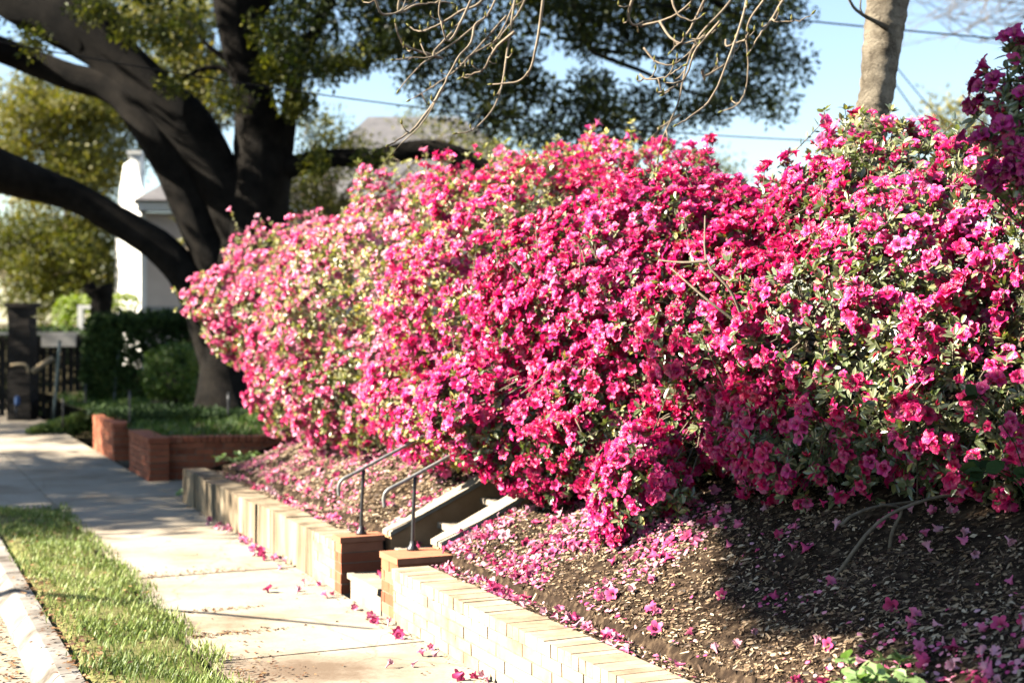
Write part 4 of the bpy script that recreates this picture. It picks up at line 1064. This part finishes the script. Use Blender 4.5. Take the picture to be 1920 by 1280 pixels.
hb = np.array([-2.3, 37, .8])
house2 = thing('grey_roofed_house', hb, 'pale house with a broad grey hipped roof behind the oak branches', 'house')
g = Geo(); box(g, [-5.2, 36, .6], [1.4, 44, 4.7]); g.build('wall', MAT['white_paint'], house2, smooth=False)
for xw in (-4.6, -3.3, -2.0, -.7, .5):
    g = Geo(); box(g, [xw - .05, 35.93, 2.9], [xw + .75, 36.01, 4.45]); wd = g.build('window', MAT['grey_board'], house2, smooth=False)
    g = Geo(); box(g, [xw + .02, 35.91, 2.98], [xw + .33, 35.95, 4.37]); box(g, [xw + .37, 35.91, 2.98], [xw + .68, 35.95, 4.37]); pn = g.build('pane', MAT['window_glass'], house2, smooth=False); pn.parent = wd
g = Geo(); V = [[-5.7, 35.5, 4.72], [1.9, 35.5, 4.72], [1.9, 44.5, 4.72], [-5.7, 44.5, 4.72], [-4.0, 39.5, 7.35], [-1.5, 39.5, 7.35]]
g.add(V, [0, 1, 5, 4, 1, 2, 5, 2, 3, 4, 5, 3, 0, 4, 0, 3, 2, 1], [4, 3, 4, 3, 4]); g.build('roof', MAT['roof_grey'], house2, smooth=False)

# ------------------------------------------------------------------ the shaded yard at far left
Yf = 25.0
a, b_ = at(-120, 800, Yf), at(215, 790, Yf + 1)
o = thing('board_fence', (a + b_) / 2 * [1, 1, 0], 'dark board fence in deep shade at the far left', 'fence')
g = Geo(); n = 26
for k in range(n):
    u0, u1 = k / n, (k + .93) / n; p, q = a * (1 - u0) + b_ * u0, a * (1 - u1) + b_ * u1
    box(g, [p[0], p[1] - .02, -.1], [q[0], p[1] + .02, 1.42 + rng.uniform(-.02, .02)], 0, jit=.004)
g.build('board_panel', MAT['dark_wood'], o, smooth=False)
g = Geo(); box(g, [a[0], a[1] - .06, 1.44], [b_[0], a[1] + .12, 1.49]); g.build('cap_rail', MAT['grey_board'], o, smooth=False)
g = Geo(); c = at(110, 637, Yf - .4); box(g, [c[0] - .30, c[1] - .015, c[2] - .11], [c[0] + .30, c[1] + .015, c[2] + .11], jit=.003); tag(g.build('grey_board', MAT['grey_board'], smooth=False), 'plain grey board hung on the dark fence', 'board')
def post(name, p0, p1, r, mat, label, cat='post', group=None):
    g = Geo(); P = smooth_path([p0, (np.asarray(p0) + p1) / 2, p1], 6); g.add(*tube(P, r, 8)); P = np.array([p1, np.asarray(p1) + [0, 0, .02]]); g.add(*tube(P, [r * 1.25, r * .8], 8))
    return tag(g.build(name, MAT[mat]), label, cat, group)
post('garden_post', at(100, 785, 22.5), at(112, 640, 22.5), .022, 'post_metal', 'thin leaning grey pole before the dark fence', 'post')
post('garden_post', at(212, 765, 22.8), at(223, 655, 22.8), .022, 'post_metal', 'thin grey pole standing before the dark hedge', 'post')
for i, (x, y, Y, lab) in enumerate(((428, 802, 17.6, 'short black fence stake on the lawn near the azalea'), (243, 800, 17.2, 'short black fence stake above the brick wall end'), (118, 800, 20.8, 'short black fence stake on the sunlit border'), (160, 775, 21.2, 'short black fence stake among the dark shrubs beyond the border'))):
    p = at(x, y, Y); post('fence_stake', p, p + [0, 0, .42], .014, 'iron', lab, 'stake', 'short black fence stakes')
o = thing('meter_post', at(30, 785, 22.0), 'small blue topped marker post at the far left', 'post')
g = Geo(); p = at(30, 785, 22.0); g.add(*tube(np.array([p, p + [0, 0, .2]]), .015, 8)); g.build('post', MAT['iron'], o)
g = Geo(); q = at(32, 751, 22.0); g.add(*tube(np.array([q - [0, 0, .07], q - [0, 0, .05], q + [0, 0, .05], q + [0, 0, .075]]), [.03, .038, .038, .02], 10)); g.build('cap', MAT['blue_paint'], o)
# gate pier and ivy clad stump
g = Geo(); c = at(42, 690, 24.2)
for k in range(12):
    box(g, [c[0] - .19 + rng.uniform(-.01, .01), c[1] - .2, .0 + k * .16], [c[0] + .19 + rng.uniform(-.01, .01), c[1] + .2, .155 + k * .16], 0, jit=.006)
box(g, [c[0] - .23, c[1] - .24, 1.922], [c[0] + .23, c[1] + .24, 1.99], 0)
tag(g.build('stone_pier', MAT['dark_wood'], smooth=False), 'dark square stone gate pier at the far left', 'pier')
g = Geo(); p = at(190, 660, 26.0)
P, r = interp_path([[p[0], p[1], .2, .26], [*at(190, 660, 26), .22], [*at(188, 600, 26), .19], [*at(192, 560, 26), .20], [*at(186, 540, 26), .27]], 14); g.add(*tube(P, r, 12, True, .09, 4))
P, r = interp_path([[*at(190, 575, 26), .12], [*at(175, 548, 26), .10], [*at(166, 532, 26), .11]], 6); g.add(*tube(P, r, 8, True, .1, 6))
tag(g.build('tree_stump', MAT['oak_bark']), 'tall dark forked tree stump before the lime green bush', 'stump')
g = Geo(); P, r = interp_path([[*at(62, 697, 23.6), .055], [*at(78, 685, 23.7), .05], [*at(98, 672, 23.9), .045]], 8); g.add(*tube(P, r, 10, True, .06, 4)); tag(g.build('sawn_branch', MAT['cut_wood']), 'pale sawn branch leaning on the dark fence', 'branch')
g = Geo(); P, r = interp_path([[*at(20, 685, 23.7), .03], [*at(38, 683, 23.7), .03], [*at(50, 686, 23.7), .026], [*at(54, 700, 23.7), .02]], 10); g.add(*tube(P, r, 8, True, .06, 4)); tag(g.build('bent_branch', MAT['cut_wood']), 'bent brown branch against the gate pier', 'branch')
# pale garden arch post before the lime bush
g = Geo(); c = at(150, 600, 28.0); box(g, [c[0] - .05, c[1], .5], [c[0] + .05, c[1] + .1, 1.92], 0); box(g, [c[0] - .05, c[1], 1.922], [c[0] + .42, c[1] + .1, 2.0], 0); box(g, [c[0] + .32, c[1], .5], [c[0] + .42, c[1] + .1, 1.918], 0)
tag(g.build('garden_arch', MAT['white_paint'], smooth=False), 'small pale wooden frame standing before the lime bush', 'arch')

# ------------------------------------------------------------------ overhead wires
def wire(p0, p1, sag, r, label, group='overhead wires'):
    p0, p1 = np.asarray(p0, float), np.asarray(p1, float); u = np.linspace(0, 1, 40)[:, None]
    P = p0 * (1 - u) + p1 * u - np.array([0, 0, 1.]) * sag * 4 * u * (1 - u)
    g = Geo(); g.add(*tube(P, r, 6)); return tag(g.build('power_line', MAT['cable']), label, 'wire', group)
wire(at(-200, 40, 13), at(2200, 262, 17), .42, .007, 'thin dark wire crossing before the oak trunk')
wire(at(900, -30, 16), at(2150, 95, 16), .05, .010, 'black wire passing behind the leaning grey trunk')
wire(at(1676, 120, 22), at(1900, 360, 26), .1, .010, 'upper slanting guy wire right of the grey trunk')
wire(at(1660, 130, 22), at(1820, 330, 26), .1, .012, 'lower slanting guy wire right of the grey trunk')
# ------------------------------------------------------------------ street trees out of frame on the left: their shade falls on the drive and yard
def on_sun(u, v, h):                     # the point that shades what lies at (u, v) seen from the sun, h metres towards it
    hor = np.array([-math.cos(SUN_AZ), -math.sin(SUN_AZ)]); per = np.array([-math.sin(SUN_AZ), math.cos(SUN_AZ)])
    q = hor * h + per * u; return np.array([q[0], q[1], (v + h * math.sin(SUN_EL)) / math.cos(SUN_EL)])
def shade_tree(base, crown_c, crown_r, n, label, per=420, extra=()):
    o = thing('street_tree', base, label, 'tree', 'street trees')
    g = Geo(); base = np.asarray(base, float); crown_c = np.asarray(crown_c, float)
    g.add(*tube(smooth_path([base, (base + crown_c) / 2 + rng.normal(size=3) * .2, crown_c], 12), np.linspace(.3, .12, 12), 10, True, .04, 2))
    bl = []
    for _ in range(n):
        u = norm(rng.normal(size=3)) * rng.uniform(0, 1) ** .5 * np.asarray(crown_r); bl.append((crown_c + u, rng.uniform(.5, .95)))
    bl += list(extra)
    for p, r in bl[::4]: g.add(*tube(smooth_path([crown_c - [0, 0, .8], (crown_c + p) / 2, p], 6), np.linspace(.08, .02, 6), 5, False))
    g.build('trunk', MAT['oak_bark'], o)
    g = Geo(); crown_leaves(g, bl, per, .12, .2, rng); g.build('crown', MAT['oak_leaf'], o, smooth=False)
shade_tree((-14.5, 12.4, -.2), (-14.0, 12.8, 6.35), (2.4, 2.9, .85), 60, 'street tree left of the view shading the far sidewalk', 420, [(on_sun(rng.uniform(14.7, 19), rng.uniform(-2.2, -.35), rng.uniform(11.4, 12.8)), rng.uniform(.3, .5)) for _ in range(60)])
shade_tree((-17, 21, -.2), (-17, 21.3, 9.6), (3.0, 4.4, 4.9), 150, 'street tree left of the view shading the far yard', 420)
o = thing('street_tree', (-5.6, 1.5, -.1), 'street tree left of the view shading the mulch at the right', 'tree', 'street trees')
g = Geo(); tp = on_sun(3.6, 3.6, 5.5); g.add(*tube(smooth_path([np.array([-5.6, 1.5, -.15]), np.array([-5.7, 2.0, 3.0]), tp], 12), np.linspace(.2, .12, 12), 10))
for e in (on_sun(6.5, 1.85, 5.3), on_sun(5.0, 2.6, 5.3), on_sun(4.6, 4.2, 5.4)): g.add(*tube(smooth_path([tp, (tp + e) / 2 + [0, 0, .15], e], 8), np.linspace(.09, .02, 8), 6))
q0, q1 = at(290, 1140, 8.4), at(700, 1179, 7.83); q0[2] = q1[2] = 0; dd = q1 - q0; L_ = 4.2
g.add(*tube(smooth_path([np.array([-5.7, 2.0, 3.0]), np.array([-8.6, 5.0, 2.9]), q0 - dd * 1.6 + SUN * L_, q0 - dd * .4 + SUN * L_, q0 + SUN * L_, q0 + dd * .5 + SUN * L_, q1 + SUN * L_], 40), np.linspace(.045, .014, 40), 8))  # unseen branch added to cast the thin shadow line across the sidewalk
g.build('trunk', MAT['oak_bark'], o)
bl = []
for _ in range(120):
    u = rng.uniform(3.6, 6.85); w = np.interp(u, [5.4, 6.85], [.42, .22]); lo = np.interp(u, [4.6, 5.3], [.38, 1]); bl.append((on_sun(u, 1.86 + rng.uniform(-w * lo, w), rng.uniform(4.9, 5.7)), rng.uniform(.16, .30)))
for _ in range(140):
    bl.append((on_sun(rng.uniform(3.4, 5.15), rng.uniform(1.72, 4.6), rng.uniform(5, 6)), rng.uniform(.22, .40)))
g = Geo(); crown_leaves(g, bl, 3400, .06, .11, rng); g.build('crown', MAT['oak_leaf'], o, smooth=False)
